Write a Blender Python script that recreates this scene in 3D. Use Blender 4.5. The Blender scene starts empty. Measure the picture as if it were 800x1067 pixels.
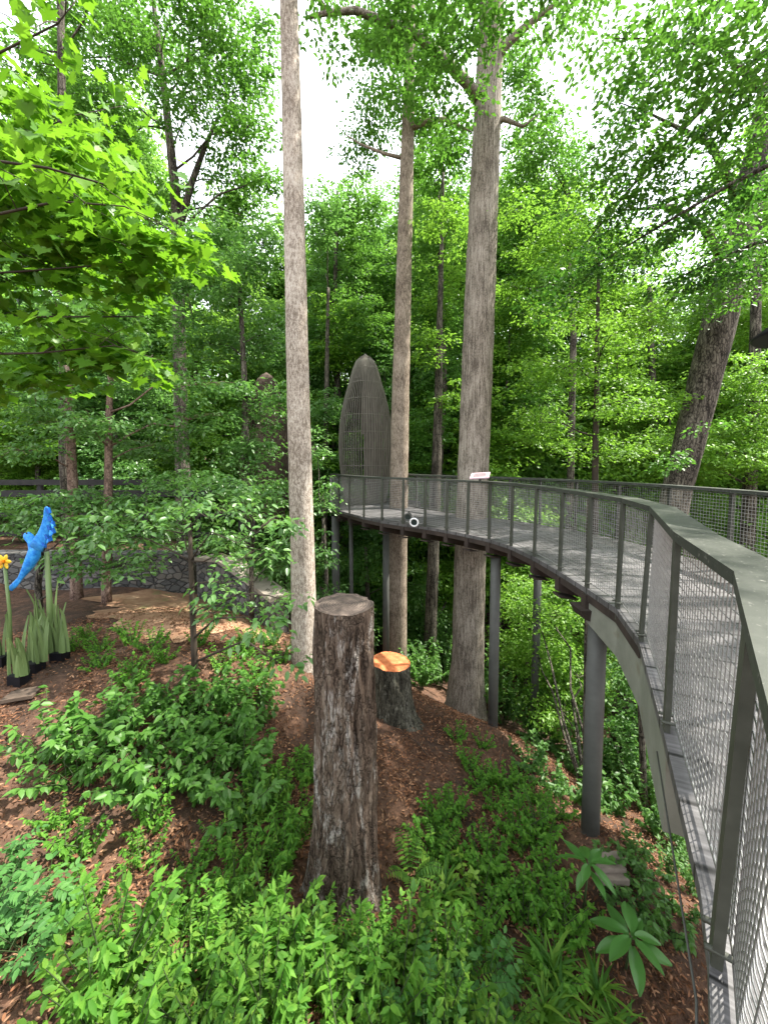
import bpy, math, random
import numpy as np
from mathutils import Vector, Matrix

random.seed(7)
rng = np.random.default_rng(7)
S = bpy.context.scene
C = S.collection
R = math.radians

# ------------------------------------------------------------------ camera, sky, sun, exposure
EYE = 1.425
PITCH = R(3.5)
FPX, CX, CY = 387.0, 400.0, 506.7
cam = bpy.data.cameras.new('camera'); cam_o = bpy.data.objects.new('camera', cam); C.objects.link(cam_o)
cam.sensor_width = 36; cam.lens = 36 * FPX / 1067
cam.shift_y = -(533.5 - CY) / 1067
cam.clip_start = 0.02; cam.clip_end = 1000
cam_o.location = (0, 0, EYE); cam_o.rotation_euler = (R(90) - PITCH, 0, 0)
S.camera = cam_o

SUN_EL, SUN_AZ = R(58), R(75)
world = bpy.data.worlds.new('World'); S.world = world; world.use_nodes = True
nt = world.node_tree; bg = nt.nodes['Background']
sky = nt.nodes.new('ShaderNodeTexSky'); sky.sky_type = 'NISHITA'; sky.sun_disc = False
sky.sun_elevation = SUN_EL; sky.sun_rotation = SUN_AZ; sky.air_density = 1.0; sky.dust_density = 3.0
mx = nt.nodes.new('ShaderNodeMix'); mx.data_type = 'RGBA'; mx.inputs[0].default_value = 0.75
mx.inputs[7].default_value = (9.0, 9.3, 9.6, 1)          # thin bright cloud over the blue
nt.links.new(sky.outputs[0], mx.inputs[6]); nt.links.new(mx.outputs[2], bg.inputs[0])
bg.inputs[1].default_value = 0.125
sl = bpy.data.lights.new('sun', 'SUN'); sl.energy = 5.0; sl.angle = R(0.8); sl.color = (1, 0.95, 0.86)
so = bpy.data.objects.new('sun', sl); C.objects.link(so)
sd = Vector((math.sin(SUN_AZ) * math.cos(SUN_EL), math.cos(SUN_AZ) * math.cos(SUN_EL), math.sin(SUN_EL)))
so.rotation_euler = sd.to_track_quat('Z', 'Y').to_euler()
S.view_settings.view_transform = 'Standard'; S.view_settings.look = 'None'
S.view_settings.exposure = 1.62; S.view_settings.gamma = 1
S.render.engine = 'CYCLES'
S.cycles.max_bounces = 7; S.cycles.diffuse_bounces = 5; S.cycles.glossy_bounces = 2
S.cycles.transmission_bounces = 4; S.cycles.transparent_max_bounces = 4
S.cycles.use_denoising = True
S.cycles.caustics_reflective = False; S.cycles.caustics_refractive = False

# ------------------------------------------------------------------ measuring helpers (photo pixels -> places)
cP, sP = math.cos(PITCH), math.sin(PITCH)
def ray(px, py):
    u = (px - CX) / FPX; v = -(py - CY) / FPX
    return np.array((u, cP + v * sP, -sP + v * cP))
def W(px, py, Y):
    d = ray(px, py); k = Y / d[1]
    return np.array((d[0] * k, Y, EYE + d[2] * k))

# ------------------------------------------------------------------ terrain heights
ctrl = [W(*a) for a in [(360,930,3.4),(623,868,4.2),(515,758,6.8),(412,745,6.6),(318,692,6.5),(200,692,5.5),(30,692,5.6),
        (140,610,10.5),(30,620,10),(235,640,8.5),(285,660,7.5),(0,1067,2.0),(200,1067,2.1),(400,1067,2.3),(650,1067,2.8),(100,900,3.0),
        (30,770,4.2),(240,770,4.6),(450,850,4.6),(560,850,5.0),(730,1040,2.9),(485,748,9.6),(600,800,8.0),(700,900,4.6),(760,900,5.5)]]
ctrl += [np.array(p, float) for p in [(-8,0,-1.2),(-14,8,-1.2),(-8,14,-1.5),(-20,25,-1.5),(-40,40,0),(0,14,-6.2),(4,14,-7.2),(10,12,-7),
        (0,25,-8),(12,25,-9),(25,15,-6),(30,40,-6),(0,45,-5),(-15,60,0),(20,80,0),(-80,0,0),(80,0,-2),(0,-20,-1.6),(6,0,-2.6),(3,-4,-1.9),(-4,-4,-1.5),(0,120,4),(-100,100,4),(100,100,4),(-100,-60,0),(100,-60,0),(0,-100,0),(8,5,-4.2)]]
ctrl = np.array(ctrl)
def _phi(a, b):
    return np.sqrt(((a[:, None, :] - b[None, :, :]) ** 2).sum(-1) + 0.15)
_n = len(ctrl)
_A = np.zeros((_n + 1, _n + 1)); _A[:_n, :_n] = _phi(ctrl[:, :2], ctrl[:, :2]) - 0.03 * np.eye(_n); _A[:_n, _n] = 1; _A[_n, :_n] = 1
_w = np.linalg.solve(_A, np.append(ctrl[:, 2], 0))
def ground(x, y):
    x = np.atleast_1d(np.asarray(x, float)); y = np.atleast_1d(np.asarray(y, float))
    out = np.empty(len(x))
    for i in range(0, len(x), 20000):
        xx, yy = x[i:i+20000], y[i:i+20000]
        z = _phi(np.stack([xx, yy], 1), ctrl[:, :2]) @ _w[:_n] + _w[_n]
        z += 0.035 * np.sin(2.1 * xx + 1.3 * yy) * np.sin(1.7 * yy - 0.8 * xx) + 0.018 * np.sin(5.3 * xx + 2.0) * np.sin(4.7 * yy + xx)
        out[i:i+20000] = z
    return out
def gz(x, y): return float(ground(x, y)[0])
def G(px, py, ymax=40):
    Y = np.concatenate([np.linspace(0.6, 12, 500), np.linspace(12.05, ymax, 300)])
    d = ray(px, py); k = Y / d[1]
    h = EYE + d[2] * k - ground(d[0] * k, Y)
    i = np.argmax(h < 0) if (h < 0).any() else len(Y) - 1
    x = d[0] * k[i]; return np.array((x, Y[i], gz(x, Y[i])))

# ------------------------------------------------------------------ materials
def newmat(name):
    m = bpy.data.materials.new(name); m.use_nodes = True
    return m, m.node_tree, m.node_tree.nodes['Principled BSDF']
def ramp(t, stops):
    r = t.nodes.new('ShaderNodeValToRGB'); e = r.color_ramp.elements
    while len(e) < len(stops): e.new(0.5)
    for i, (p, c) in enumerate(stops): e[i].position = p; e[i].color = (*c, 1)
    return r
def leafmat(name, cols, trans, tw=0.45, rough=0.45, spec=0.35):
    m, t, b = newmat(name)
    g = t.nodes.new('ShaderNodeNewGeometry'); r = ramp(t, [(i / max(1, len(cols) - 1), c) for i, c in enumerate(cols)])
    t.links.new(g.outputs['Random Per Island'], r.inputs[0])
    t.links.new(r.outputs[0], b.inputs['Base Color'])
    b.inputs['Roughness'].default_value = rough; b.inputs['Specular IOR Level'].default_value = spec
    tr = t.nodes.new('ShaderNodeBsdfTranslucent')
    mm = t.nodes.new('ShaderNodeMix'); mm.data_type = 'RGBA'; mm.blend_type = 'MIX'; mm.inputs[0].default_value = 0.35
    mm.inputs[6].default_value = (*trans, 1); t.links.new(r.outputs[0], mm.inputs[7])
    t.links.new(mm.outputs[2], tr.inputs[0])
    ms = t.nodes.new('ShaderNodeMixShader'); ms.inputs[0].default_value = tw
    t.links.new(b.outputs[0], ms.inputs[1]); t.links.new(tr.outputs[0], ms.inputs[2])
    t.links.new(ms.outputs[0], t.nodes['Material Output'].inputs[0])
    return m
def texmat(name, stops, scale=(1, 1, 1), nscale=4.0, detail=6, rough=0.8, bump=0.0, bdist=0.02, metallic=0.0, spec=0.3, second=None, kind='noise', uv=False):
    m, t, b = newmat(name)
    tc = t.nodes.new('ShaderNodeTexCoord'); mp = t.nodes.new('ShaderNodeMapping'); mp.inputs['Scale'].default_value = scale
    t.links.new(tc.outputs['UV' if uv else 'Object'], mp.inputs[0])
    n = t.nodes.new('ShaderNodeTexNoise'); n.inputs['Scale'].default_value = nscale; n.inputs['Detail'].default_value = detail; n.inputs['Roughness'].default_value = 0.65
    t.links.new(mp.outputs[0], n.inputs[0])
    r = ramp(t, stops); t.links.new(n.outputs[0], r.inputs[0])
    col = r.outputs[0]
    if second:                                    # a patchy second colour: (colour, scale, threshold)
        n2 = t.nodes.new('ShaderNodeTexNoise'); n2.inputs['Scale'].default_value = second[1]; n2.inputs['Detail'].default_value = 4
        t.links.new((mp.outputs[0] if len(second) > 3 else tc.outputs['Object']), n2.inputs[0])
        r2 = ramp(t, [(second[2], (0, 0, 0)), (second[2] + 0.12, (1, 1, 1))]); t.links.new(n2.outputs[0], r2.inputs[0])
        mm = t.nodes.new('ShaderNodeMix'); mm.data_type = 'RGBA'; t.links.new(r2.outputs[0], mm.inputs[0])
        t.links.new(col, mm.inputs[6]); mm.inputs[7].default_value = (*second[0], 1); col = mm.outputs[2]
    t.links.new(col, b.inputs['Base Color'])
    b.inputs['Roughness'].default_value = rough; b.inputs['Metallic'].default_value = metallic; b.inputs['Specular IOR Level'].default_value = spec
    if bump:
        bp = t.nodes.new('ShaderNodeBump'); bp.inputs['Strength'].default_value = bump; bp.inputs['Distance'].default_value = bdist
        t.links.new(n.outputs[0], bp.inputs['Height']); t.links.new(bp.outputs[0], b.inputs['Normal'])
    return m
def barkmat(name, dark, mid, light, sc=9, zs=0.16, bump=0.9, bd=0.03, plates=0.22):
    m, t, b = newmat(name)
    tc = t.nodes.new('ShaderNodeTexCoord'); mp = t.nodes.new('ShaderNodeMapping'); mp.inputs['Scale'].default_value = (1, 1, zs)
    t.links.new(tc.outputs['Object'], mp.inputs[0])
    n = t.nodes.new('ShaderNodeTexNoise'); n.inputs['Scale'].default_value = sc * 1.6; n.inputs['Detail'].default_value = 8; n.inputs['Roughness'].default_value = 0.7
    t.links.new(mp.outputs[0], n.inputs[0])
    v = t.nodes.new('ShaderNodeTexVoronoi'); v.feature = 'DISTANCE_TO_EDGE'; v.inputs['Scale'].default_value = sc * 2.2
    mp2 = t.nodes.new('ShaderNodeMapping'); mp2.inputs['Scale'].default_value = (1, 1, zs * 1.8); t.links.new(tc.outputs['Object'], mp2.inputs[0])
    n3 = t.nodes.new('ShaderNodeTexNoise'); n3.inputs['Scale'].default_value = 6; t.links.new(tc.outputs['Object'], n3.inputs[0])
    va = t.nodes.new('ShaderNodeMix'); va.data_type = 'RGBA'; va.inputs[0].default_value = 0.12
    t.links.new(mp2.outputs[0], va.inputs[6]); t.links.new(n3.outputs[1], va.inputs[7]); t.links.new(va.outputs[2], v.inputs[0])
    mr = t.nodes.new('ShaderNodeMapRange'); mr.inputs[1].default_value = 0.0; mr.inputs[2].default_value = 0.16
    t.links.new(v.outputs[0], mr.inputs[0])
    mul = t.nodes.new('ShaderNodeMath'); mul.operation = 'MULTIPLY_ADD'; t.links.new(mr.outputs[0], mul.inputs[0]); mul.inputs[1].default_value = plates
    h2 = t.nodes.new('ShaderNodeMath'); h2.operation = 'MULTIPLY'; t.links.new(n.outputs[0], h2.inputs[0]); h2.inputs[1].default_value = 1.2 - plates
    t.links.new(h2.outputs[0], mul.inputs[2])
    n4 = t.nodes.new('ShaderNodeTexNoise'); n4.inputs['Scale'].default_value = 1.6; n4.inputs['Detail'].default_value = 5; t.links.new(tc.outputs['Object'], n4.inputs[0])
    ad = t.nodes.new('ShaderNodeMath'); ad.operation = 'MULTIPLY_ADD'; t.links.new(n4.outputs[0], ad.inputs[0]); ad.inputs[1].default_value = 0.5
    t.links.new(mul.outputs[0], ad.inputs[2])
    rg = t.nodes.new('ShaderNodeMapRange'); rg.inputs[1].default_value = .70; rg.inputs[2].default_value = 1.16; t.links.new(ad.outputs[0], rg.inputs[0])
    r = ramp(t, [(0.08, dark), (0.48, mid), (0.95, light)]); t.links.new(rg.outputs[0], r.inputs[0])
    t.links.new(r.outputs[0], b.inputs['Base Color']); b.inputs['Roughness'].default_value = 0.9; b.inputs['Specular IOR Level'].default_value = 0.15
    bp = t.nodes.new('ShaderNodeBump'); bp.inputs['Strength'].default_value = bump; bp.inputs['Distance'].default_value = bd
    t.links.new(mul.outputs[0], bp.inputs['Height']); t.links.new(bp.outputs[0], b.inputs['Normal'])
    return m

M = {}
M['leaf_maple'] = leafmat('maple leaf', [(.05, .15, .012), (.08, .21, .016), (.12, .27, .025), (.17, .31, .03)], (.20, .43, .018), 0.48)
M['leaf_mid'] = leafmat('forest leaf', [(.05, .135, .02), (.075, .19, .028), (.11, .235, .045)], (.15, .36, .035), 0.42)
M['leaf_bright'] = leafmat('sunny leaf', [(.09, .21, .02), (.13, .28, .028), (.19, .34, .045)], (.25, .48, .045), 0.48)  # lit copy of the forest leaf: sunlight put into its yellow green
M['leaf_dark'] = leafmat('shade leaf', [(.045, .12, .025), (.07, .165, .035), (.10, .21, .045)], (.19, .42, .045), 0.48)  # shaded copy of the forest leaf: shade put into its darker green
M['leaf_blue'] = leafmat('layered leaf', [(.06, .16, .035), (.09, .21, .045), (.16, .29, .09)], (.2, .44, .07), 0.42, .38, .6)
M['leaf_under'] = leafmat('undergrowth leaf', [(.035, .10, .016), (.065, .165, .022), (.105, .225, .028), (.16, .28, .04)], (.23, .47, .03), 0.4, 0.55, 0.15)
M['leaf_glaucous'] = leafmat('matt compound leaf', [(.04, .12, .028), (.06, .165, .038), (.09, .21, .05)], (.15, .40, .045), 0.35, .55, .2)
M['leaf_magnolia'] = leafmat('glossy broad leaf', [(.045, .13, .03), (.07, .19, .04), (.09, .23, .045)], (.16, .42, .04), 0.38, 0.35, 0.4)
M['leaf_low'] = leafmat('low shrub leaf', [(.055, .16, .02), (.09, .22, .028), (.13, .28, .035)], (.26, .56, .03), 0.42, 0.55, 0.15)
M['leaf_shade'] = leafmat('silhouette dark leaf', [(.022, .075, .014), (.036, .105, .018), (.055, .14, .025)], (.08, .25, .02), 0.35)  # silhouette shade of the overhanging boughs put into the leaf colour
M['leaf_far'] = leafmat('distant leaf', [(.075, .17, .03), (.11, .24, .045), (.17, .31, .075)], (.30, .56, .07), 0.52)  # brighter forest leaf: ambient light put into the background colour
M['leaf_lime'] = leafmat('lime leaf', [(.16, .30, .03), (.22, .36, .05)], (.35, .55, .04), 0.4)
M['litter'] = leafmat('dead leaf', [(.04, .02, .011), (.10, .045, .022), (.19, .085, .042), (.33, .19, .11)], (.2, .09, .03), 0.12, 0.7, 0.2)
M['stem'] = texmat('plant stem', [(.3, (.03, .05, .015)), (.7, (.06, .09, .03))], rough=0.7)
M['twig'] = texmat('dark twig', [(.3, (.025, .018, .012)), (.7, (.06, .045, .032))], rough=0.85)
M['soil'] = texmat('mulch', [(.3, (.04, .02, .012)), (.5, (.092, .05, .031)), (.68, (.18, .095, .058)), (.8, (.27, .165, .105))], nscale=9, detail=10, rough=0.95, bump=1.0, bdist=0.05, second=((.05, .03, .02), 1.3, 0.5))
M['bark_pale'] = barkmat('pale flaky bark', (.17, .135, .105), (.40, .345, .285), (.56, .505, .435), 20, 0.42, 0.6, 0.012, 0.12)
M['bark_mid'] = barkmat('grey brown bark', (.11, .085, .063), (.27, .215, .165), (.39, .335, .27), 16, 0.3, 0.8, 0.015, 0.14)
M['bark_ridged'] = barkmat('ridged bark', (.10, .083, .065), (.26, .222, .178), (.40, .355, .30), 15, 0.09, 1.0, 0.025, 0.16)
M['bark_dark'] = barkmat('dark bark', (.02, .017, .013), (.088, .076, .06), (.22, .195, .155), 10, 0.11, 1.0, 0.03)
M['bark_pink'] = barkmat('pinkish bark', (.10, .065, .05), (.24, .16, .125), (.34, .25, .20), 9, 0.3, 0.7, 0.02)
def stumpmat(name, dark, mid, light, grey):
    m, t, b = newmat(name)
    tc = t.nodes.new('ShaderNodeTexCoord')
    def nz(sc, zs, det=8, dist=0.0):
        mp = t.nodes.new('ShaderNodeMapping'); mp.inputs['Scale'].default_value = (1, 1, zs); t.links.new(tc.outputs['Object'], mp.inputs[0])
        n = t.nodes.new('ShaderNodeTexNoise'); n.inputs['Scale'].default_value = sc; n.inputs['Detail'].default_value = det; n.inputs['Roughness'].default_value = .68; n.inputs['Distortion'].default_value = dist
        t.links.new(mp.outputs[0], n.inputs[0]); return n
    a = nz(13, .16, 10, .6); c = nz(4.5, .28, 7, .6); e = nz(30, .22, 9, .4)
    r = ramp(t, [(.36, dark), (.50, mid), (.66, light)]); t.links.new(a.outputs[0], r.inputs[0])
    g = ramp(t, [(.50, (0, 0, 0)), (.58, (.9,) * 3)]); t.links.new(c.outputs[0], g.inputs[0])
    ge = ramp(t, [(.44, (0, 0, 0)), (.52, (1, 1, 1))]); t.links.new(e.outputs[0], ge.inputs[0])
    mu = t.nodes.new('ShaderNodeMath'); mu.operation = 'MULTIPLY'; t.links.new(g.outputs[0], mu.inputs[0]); t.links.new(ge.outputs[0], mu.inputs[1])
    mm = t.nodes.new('ShaderNodeMix'); mm.data_type = 'RGBA'; t.links.new(mu.outputs[0], mm.inputs[0]); t.links.new(r.outputs[0], mm.inputs[6]); mm.inputs[7].default_value = (*grey, 1)
    t.links.new(mm.outputs[2], b.inputs['Base Color']); b.inputs['Roughness'].default_value = .92; b.inputs['Specular IOR Level'].default_value = .12
    h = t.nodes.new('ShaderNodeMath'); h.operation = 'MULTIPLY_ADD'; t.links.new(e.outputs[0], h.inputs[0]); h.inputs[1].default_value = .5; t.links.new(a.outputs[0], h.inputs[2])
    mpv = t.nodes.new('ShaderNodeMapping'); mpv.inputs['Scale'].default_value = (1, 1, .13); t.links.new(tc.outputs['Object'], mpv.inputs[0])
    nv = t.nodes.new('ShaderNodeTexNoise'); nv.inputs['Scale'].default_value = 14; nv.inputs['Detail'].default_value = 5; t.links.new(tc.outputs['Object'], nv.inputs[0])
    mv = t.nodes.new('ShaderNodeMix'); mv.data_type = 'RGBA'; mv.inputs[0].default_value = .09; t.links.new(mpv.outputs[0], mv.inputs[6]); t.links.new(nv.outputs[1], mv.inputs[7])
    vo = t.nodes.new('ShaderNodeTexVoronoi'); vo.feature = 'DISTANCE_TO_EDGE'; vo.inputs['Scale'].default_value = 17; t.links.new(mv.outputs[2], vo.inputs[0])
    cr = ramp(t, [(0.0, (.18,) * 3), (.05, (.75,) * 3), (.12, (1, 1, 1))]); t.links.new(vo.outputs[0], cr.inputs[0])
    fi = nz(120, .3, 6); fr = ramp(t, [(.3, (.55,) * 3), (.7, (1.3,) * 3)]); t.links.new(fi.outputs[0], fr.inputs[0])
    m1 = t.nodes.new('ShaderNodeMix'); m1.data_type = 'RGBA'; m1.blend_type = 'MULTIPLY'; m1.inputs[0].default_value = .5; t.links.new(mm.outputs[2], m1.inputs[6]); t.links.new(cr.outputs[0], m1.inputs[7])
    m2 = t.nodes.new('ShaderNodeMix'); m2.data_type = 'RGBA'; m2.blend_type = 'MULTIPLY'; m2.inputs[0].default_value = 1; t.links.new(m1.outputs[2], m2.inputs[6]); t.links.new(fr.outputs[0], m2.inputs[7])
    t.links.new(m2.outputs[2], b.inputs['Base Color'])
    h2 = t.nodes.new('ShaderNodeMath'); h2.operation = 'MULTIPLY_ADD'; t.links.new(cr.outputs[0], h2.inputs[0]); h2.inputs[1].default_value = .5; t.links.new(h.outputs[0], h2.inputs[2]); h = h2
    bp = t.nodes.new('ShaderNodeBump'); bp.inputs['Strength'].default_value = 1; bp.inputs['Distance'].default_value = .05; t.links.new(h.outputs[0], bp.inputs['Height']); t.links.new(bp.outputs[0], b.inputs['Normal'])
    return m
M['bark_stump'] = stumpmat('weathered stump bark', (.04, .028, .02), (.135, .097, .072), (.22, .175, .135), (.42, .385, .345))
M['bark_moss'] = stumpmat('mossy stump bark', (.022, .02, .015), (.085, .078, .058), (.14, .135, .10), (.20, .19, .15))

def ringmat(name, stops, scale):
    m, t, b = newmat(name)
    tc = t.nodes.new('ShaderNodeTexCoord')
    w = t.nodes.new('ShaderNodeTexWave'); w.wave_type = 'RINGS'; w.rings_direction = 'Z'; w.inputs['Scale'].default_value = scale; w.inputs['Distortion'].default_value = 3.5; w.inputs['Detail'].default_value = 4; w.inputs['Detail Scale'].default_value = 2
    t.links.new(tc.outputs['Object'], w.inputs[0])
    n = t.nodes.new('ShaderNodeTexNoise'); n.inputs['Scale'].default_value = 9; n.inputs['Detail'].default_value = 8; t.links.new(tc.outputs['Object'], n.inputs[0])
    mm = t.nodes.new('ShaderNodeMath'); mm.operation = 'MULTIPLY_ADD'; t.links.new(w.outputs[1], mm.inputs[0]); mm.inputs[1].default_value = 0.22; t.links.new(n.outputs[0], mm.inputs[2])
    r = ramp(t, stops); t.links.new(mm.outputs[0], r.inputs[0]); t.links.new(r.outputs[0], b.inputs['Base Color'])
    b.inputs['Roughness'].default_value = 0.85
    bp = t.nodes.new('ShaderNodeBump'); bp.inputs['Strength'].default_value = 0.5; bp.inputs['Distance'].default_value = 0.01; t.links.new(mm.outputs[0], bp.inputs['Height']); t.links.new(bp.outputs[0], b.inputs['Normal'])
    return m
M['cut_old'] = ringmat('old cut wood', [(.35, (.014, .009, .007)), (.6, (.05, .035, .026)), (.9, (.12, .09, .07))], 12)
M['cut_fresh'] = ringmat('fresh orange cut wood', [(.35, (.36, .085, .025)), (.6, (.55, .16, .05)), (.9, (.66, .27, .11))], 14)

M['rail_paint'] = texmat('weathered grey green paint', [(.3, (.032, .036, .029)), (.6, (.050, .054, .044)), (.8, (.08, .083, .072))], nscale=14, rough=0.5, bump=0.2, bdist=0.004, second=((.26, .25, .22), 55, 0.63))
M['post_paint'] = texmat('dark olive steel', [(.3, (.042, .045, .034)), (.7, (.07, .073, .057))], nscale=10, rough=0.5)
M['galv'] = texmat('galvanised wire', [(.3, (.27, .27, .265)), (.7, (.42, .42, .41))], nscale=30, rough=0.38, metallic=0.7)
M['girder'] = texmat('pale grey green girder', [(.3, (.15, .155, .125)), (.7, (.23, .235, .195))], nscale=3, rough=0.6, second=((.16, .15, .11), 5, 0.58))
M['edge_rust'] = texmat('brown edge steel', [(.3, (.024, .018, .015)), (.7, (.052, .038, .031))], nscale=6, rough=0.75)
M['column'] = texmat('grey painted column', [(.3, (.065, .066, .06)), (.7, (.09, .092, .083))], nscale=5, rough=0.55)
def deckmat():
    m, t, b = newmat('grey deck boards')
    uv = t.nodes.new('ShaderNodeUVMap')
    mp = t.nodes.new('ShaderNodeMapping'); mp.inputs['Scale'].default_value = (1, 1, 1); t.links.new(uv.outputs[0], mp.inputs[0])
    w = t.nodes.new('ShaderNodeTexWave'); w.bands_direction = 'X'; w.inputs['Scale'].default_value = 1.05; w.inputs['Distortion'].default_value = 0.0
    t.links.new(mp.outputs[0], w.inputs[0])
    gap = ramp(t, [(0.0, (0.05,) * 3), (0.03, (1, 1, 1))]); t.links.new(w.outputs[1], gap.inputs[0])
    mp2 = t.nodes.new('ShaderNodeMapping'); mp2.inputs['Scale'].default_value = (14, 1.2, 1); t.links.new(uv.outputs[0], mp2.inputs[0])
    n = t.nodes.new('ShaderNodeTexNoise'); n.inputs['Scale'].default_value = 3; n.inputs['Detail'].default_value = 8; t.links.new(mp2.outputs[0], n.inputs[0])
    n2 = t.nodes.new('ShaderNodeTexNoise'); n2.inputs['Scale'].default_value = 1.2; n2.inputs['Detail'].default_value = 5; t.links.new(uv.outputs[0], n2.inputs[0])
    ad = t.nodes.new('ShaderNodeMath'); ad.operation = 'ADD'; t.links.new(n.outputs[0], ad.inputs[0]); t.links.new(n2.outputs[0], ad.inputs[1])
    r = ramp(t, [(0.38, (.04, .038, .038)), (0.5, (.09, .086, .086)), (0.64, (.17, .162, .163))])
    hf = t.nodes.new('ShaderNodeMath'); hf.operation = 'MULTIPLY'; hf.inputs[1].default_value = 0.5; t.links.new(ad.outputs[0], hf.inputs[0]); t.links.new(hf.outputs[0], r.inputs[0])
    mm = t.nodes.new('ShaderNodeMix'); mm.data_type = 'RGBA'; mm.blend_type = 'MULTIPLY'; mm.inputs[0].default_value = 1
    t.links.new(r.outputs[0], mm.inputs[6]); t.links.new(gap.outputs[0], mm.inputs[7]); t.links.new(mm.outputs[2], b.inputs['Base Color'])
    b.inputs['Roughness'].default_value = 0.5; b.inputs['Specular IOR Level'].default_value = 0.4
    return m
M['deck'] = deckmat()
M['lattice'] = texmat('weathered lattice wood', [(.3, (.11, .102, .08)), (.7, (.20, .185, .15))], scale=(1, 1, .2), nscale=8, rough=0.85)
M['shingle'] = texmat('weathered bark panel', [(.3, (.06, .05, .04)), (.7, (.135, .118, .095))], scale=(1, 1, .3), nscale=5, rough=0.9, bump=0.5)
M['pod_brown'] = texmat('brown pod wood', [(.3, (.05, .036, .026)), (.7, (.12, .085, .062))], scale=(1, 1, .3), nscale=6, rough=0.9)
def stonemat():
    m, t, b = newmat('stacked stone')
    tc = t.nodes.new('ShaderNodeTexCoord'); mp = t.nodes.new('ShaderNodeMapping'); mp.inputs['Scale'].default_value = (1, 1, 1.7); t.links.new(tc.outputs['Object'], mp.inputs[0])
    v = t.nodes.new('ShaderNodeTexVoronoi'); v.inputs['Scale'].default_value = 4.2; t.links.new(mp.outputs[0], v.inputs[0])
    e = t.nodes.new('ShaderNodeTexVoronoi'); e.feature = 'DISTANCE_TO_EDGE'; e.inputs['Scale'].default_value = 4.2; t.links.new(mp.outputs[0], e.inputs[0])
    sp = t.nodes.new('ShaderNodeSeparateColor'); t.links.new(v.outputs['Color'], sp.inputs[0])
    r = ramp(t, [(0, (.06, .06, .06)), (.4, (.10, .097, .092)), (.7, (.14, .125, .11)), (1, (.165, .16, .155))]); t.links.new(sp.outputs[0], r.inputs[0])
    g = ramp(t, [(0.0, (.25,) * 3), (0.10, (1, 1, 1))]); t.links.new(e.outputs[0], g.inputs[0])
    mm = t.nodes.new('ShaderNodeMix'); mm.data_type = 'RGBA'; mm.blend_type = 'MULTIPLY'; mm.inputs[0].default_value = 1
    t.links.new(r.outputs[0], mm.inputs[6]); t.links.new(g.outputs[0], mm.inputs[7]); t.links.new(mm.outputs[2], b.inputs['Base Color'])
    bp = t.nodes.new('ShaderNodeBump'); bp.inputs['Strength'].default_value = 0.8; bp.inputs['Distance'].default_value = 0.05; t.links.new(g.outputs[0], bp.inputs['Height']); t.links.new(bp.outputs[0], b.inputs['Normal'])
    b.inputs['Roughness'].default_value = 0.9
    return m
M['stone'] = stonemat()
M['cap_stone'] = texmat('pale cap stone', [(.3, (.24, .205, .165)), (.7, (.38, .33, .27))], nscale=5, rough=0.9, bump=0.3)
M['sand_path'] = texmat('sunlit sandy path', [(.3, (.20, .10, .058)), (.55, (.34, .20, .12)), (.75, (.48, .33, .21))], nscale=3, detail=10, rough=0.95, bump=0.4, second=((.24, .20, .09), 2.2, 0.60))  # sandy mulch with the sun patch put into its pale colour
M['fence_dark'] = texmat('dark stained timber', [(.3, (.010, .010, .010)), (.7, (.028, .026, .024))], nscale=6, rough=0.7)
M['black'] = texmat('black metal', [(.3, (.006, .006, .008)), (.7, (.012, .012, .016))], nscale=4, rough=0.45)
M['white'] = texmat('white paint', [(.3, (.70, .69, .68)), (.7, (.80, .79, .78))], nscale=4, rough=0.6)
M['house_wall'] = texmat('pale rendered wall', [(.3, (.46, .36, .32)), (.7, (.56, .46, .42))], nscale=3, rough=0.9)
M['roof'] = texmat('dark roof', [(.3, (.05, .045, .045)), (.7, (.09, .08, .075))], nscale=12, rough=0.9)
M['glass'] = texmat('dark window glass', [(.3, (.02, .025, .025)), (.7, (.03, .04, .04))], nscale=2, rough=0.08, spec=0.6)
M['blue'] = texmat('bright blue plastic', [(.3, (.015, .17, .60)), (.5, (.03, .28, .78)), (.7, (.08, .42, .86))], nscale=16, detail=2, rough=0.35)
M['blue_dark'] = texmat('darker blue plastic', [(.3, (.01, .09, .42)), (.7, (.015, .14, .55))], nscale=14, detail=2, rough=0.35)
M['yellow'] = texmat('yellow plastic', [(.3, (.80, .48, .02)), (.7, (.86, .62, .06))], nscale=10, rough=0.4)
M['orange'] = texmat('orange plastic', [(.3, (.75, .25, .02)), (.7, (.82, .34, .04))], nscale=10, rough=0.4)
M['blade'] = leafmat('sculpted blade', [(.07, .11, .03), (.16, .20, .05), (.10, .20, .07), (.24, .25, .09), (.18, .15, .07)], (.1, .15, .03), 0.05, 0.4, 0.4)
M['sign_pink'] = texmat('pale pink sign face', [(.3, (.40, .28, .32)), (.7, (.50, .38, .42))], nscale=30, rough=0.4)
M['step'] = texmat('weathered step board', [(.3, (.12, .10, .08)), (.7, (.24, .20, .165))], nscale=5, rough=0.9)

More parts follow.
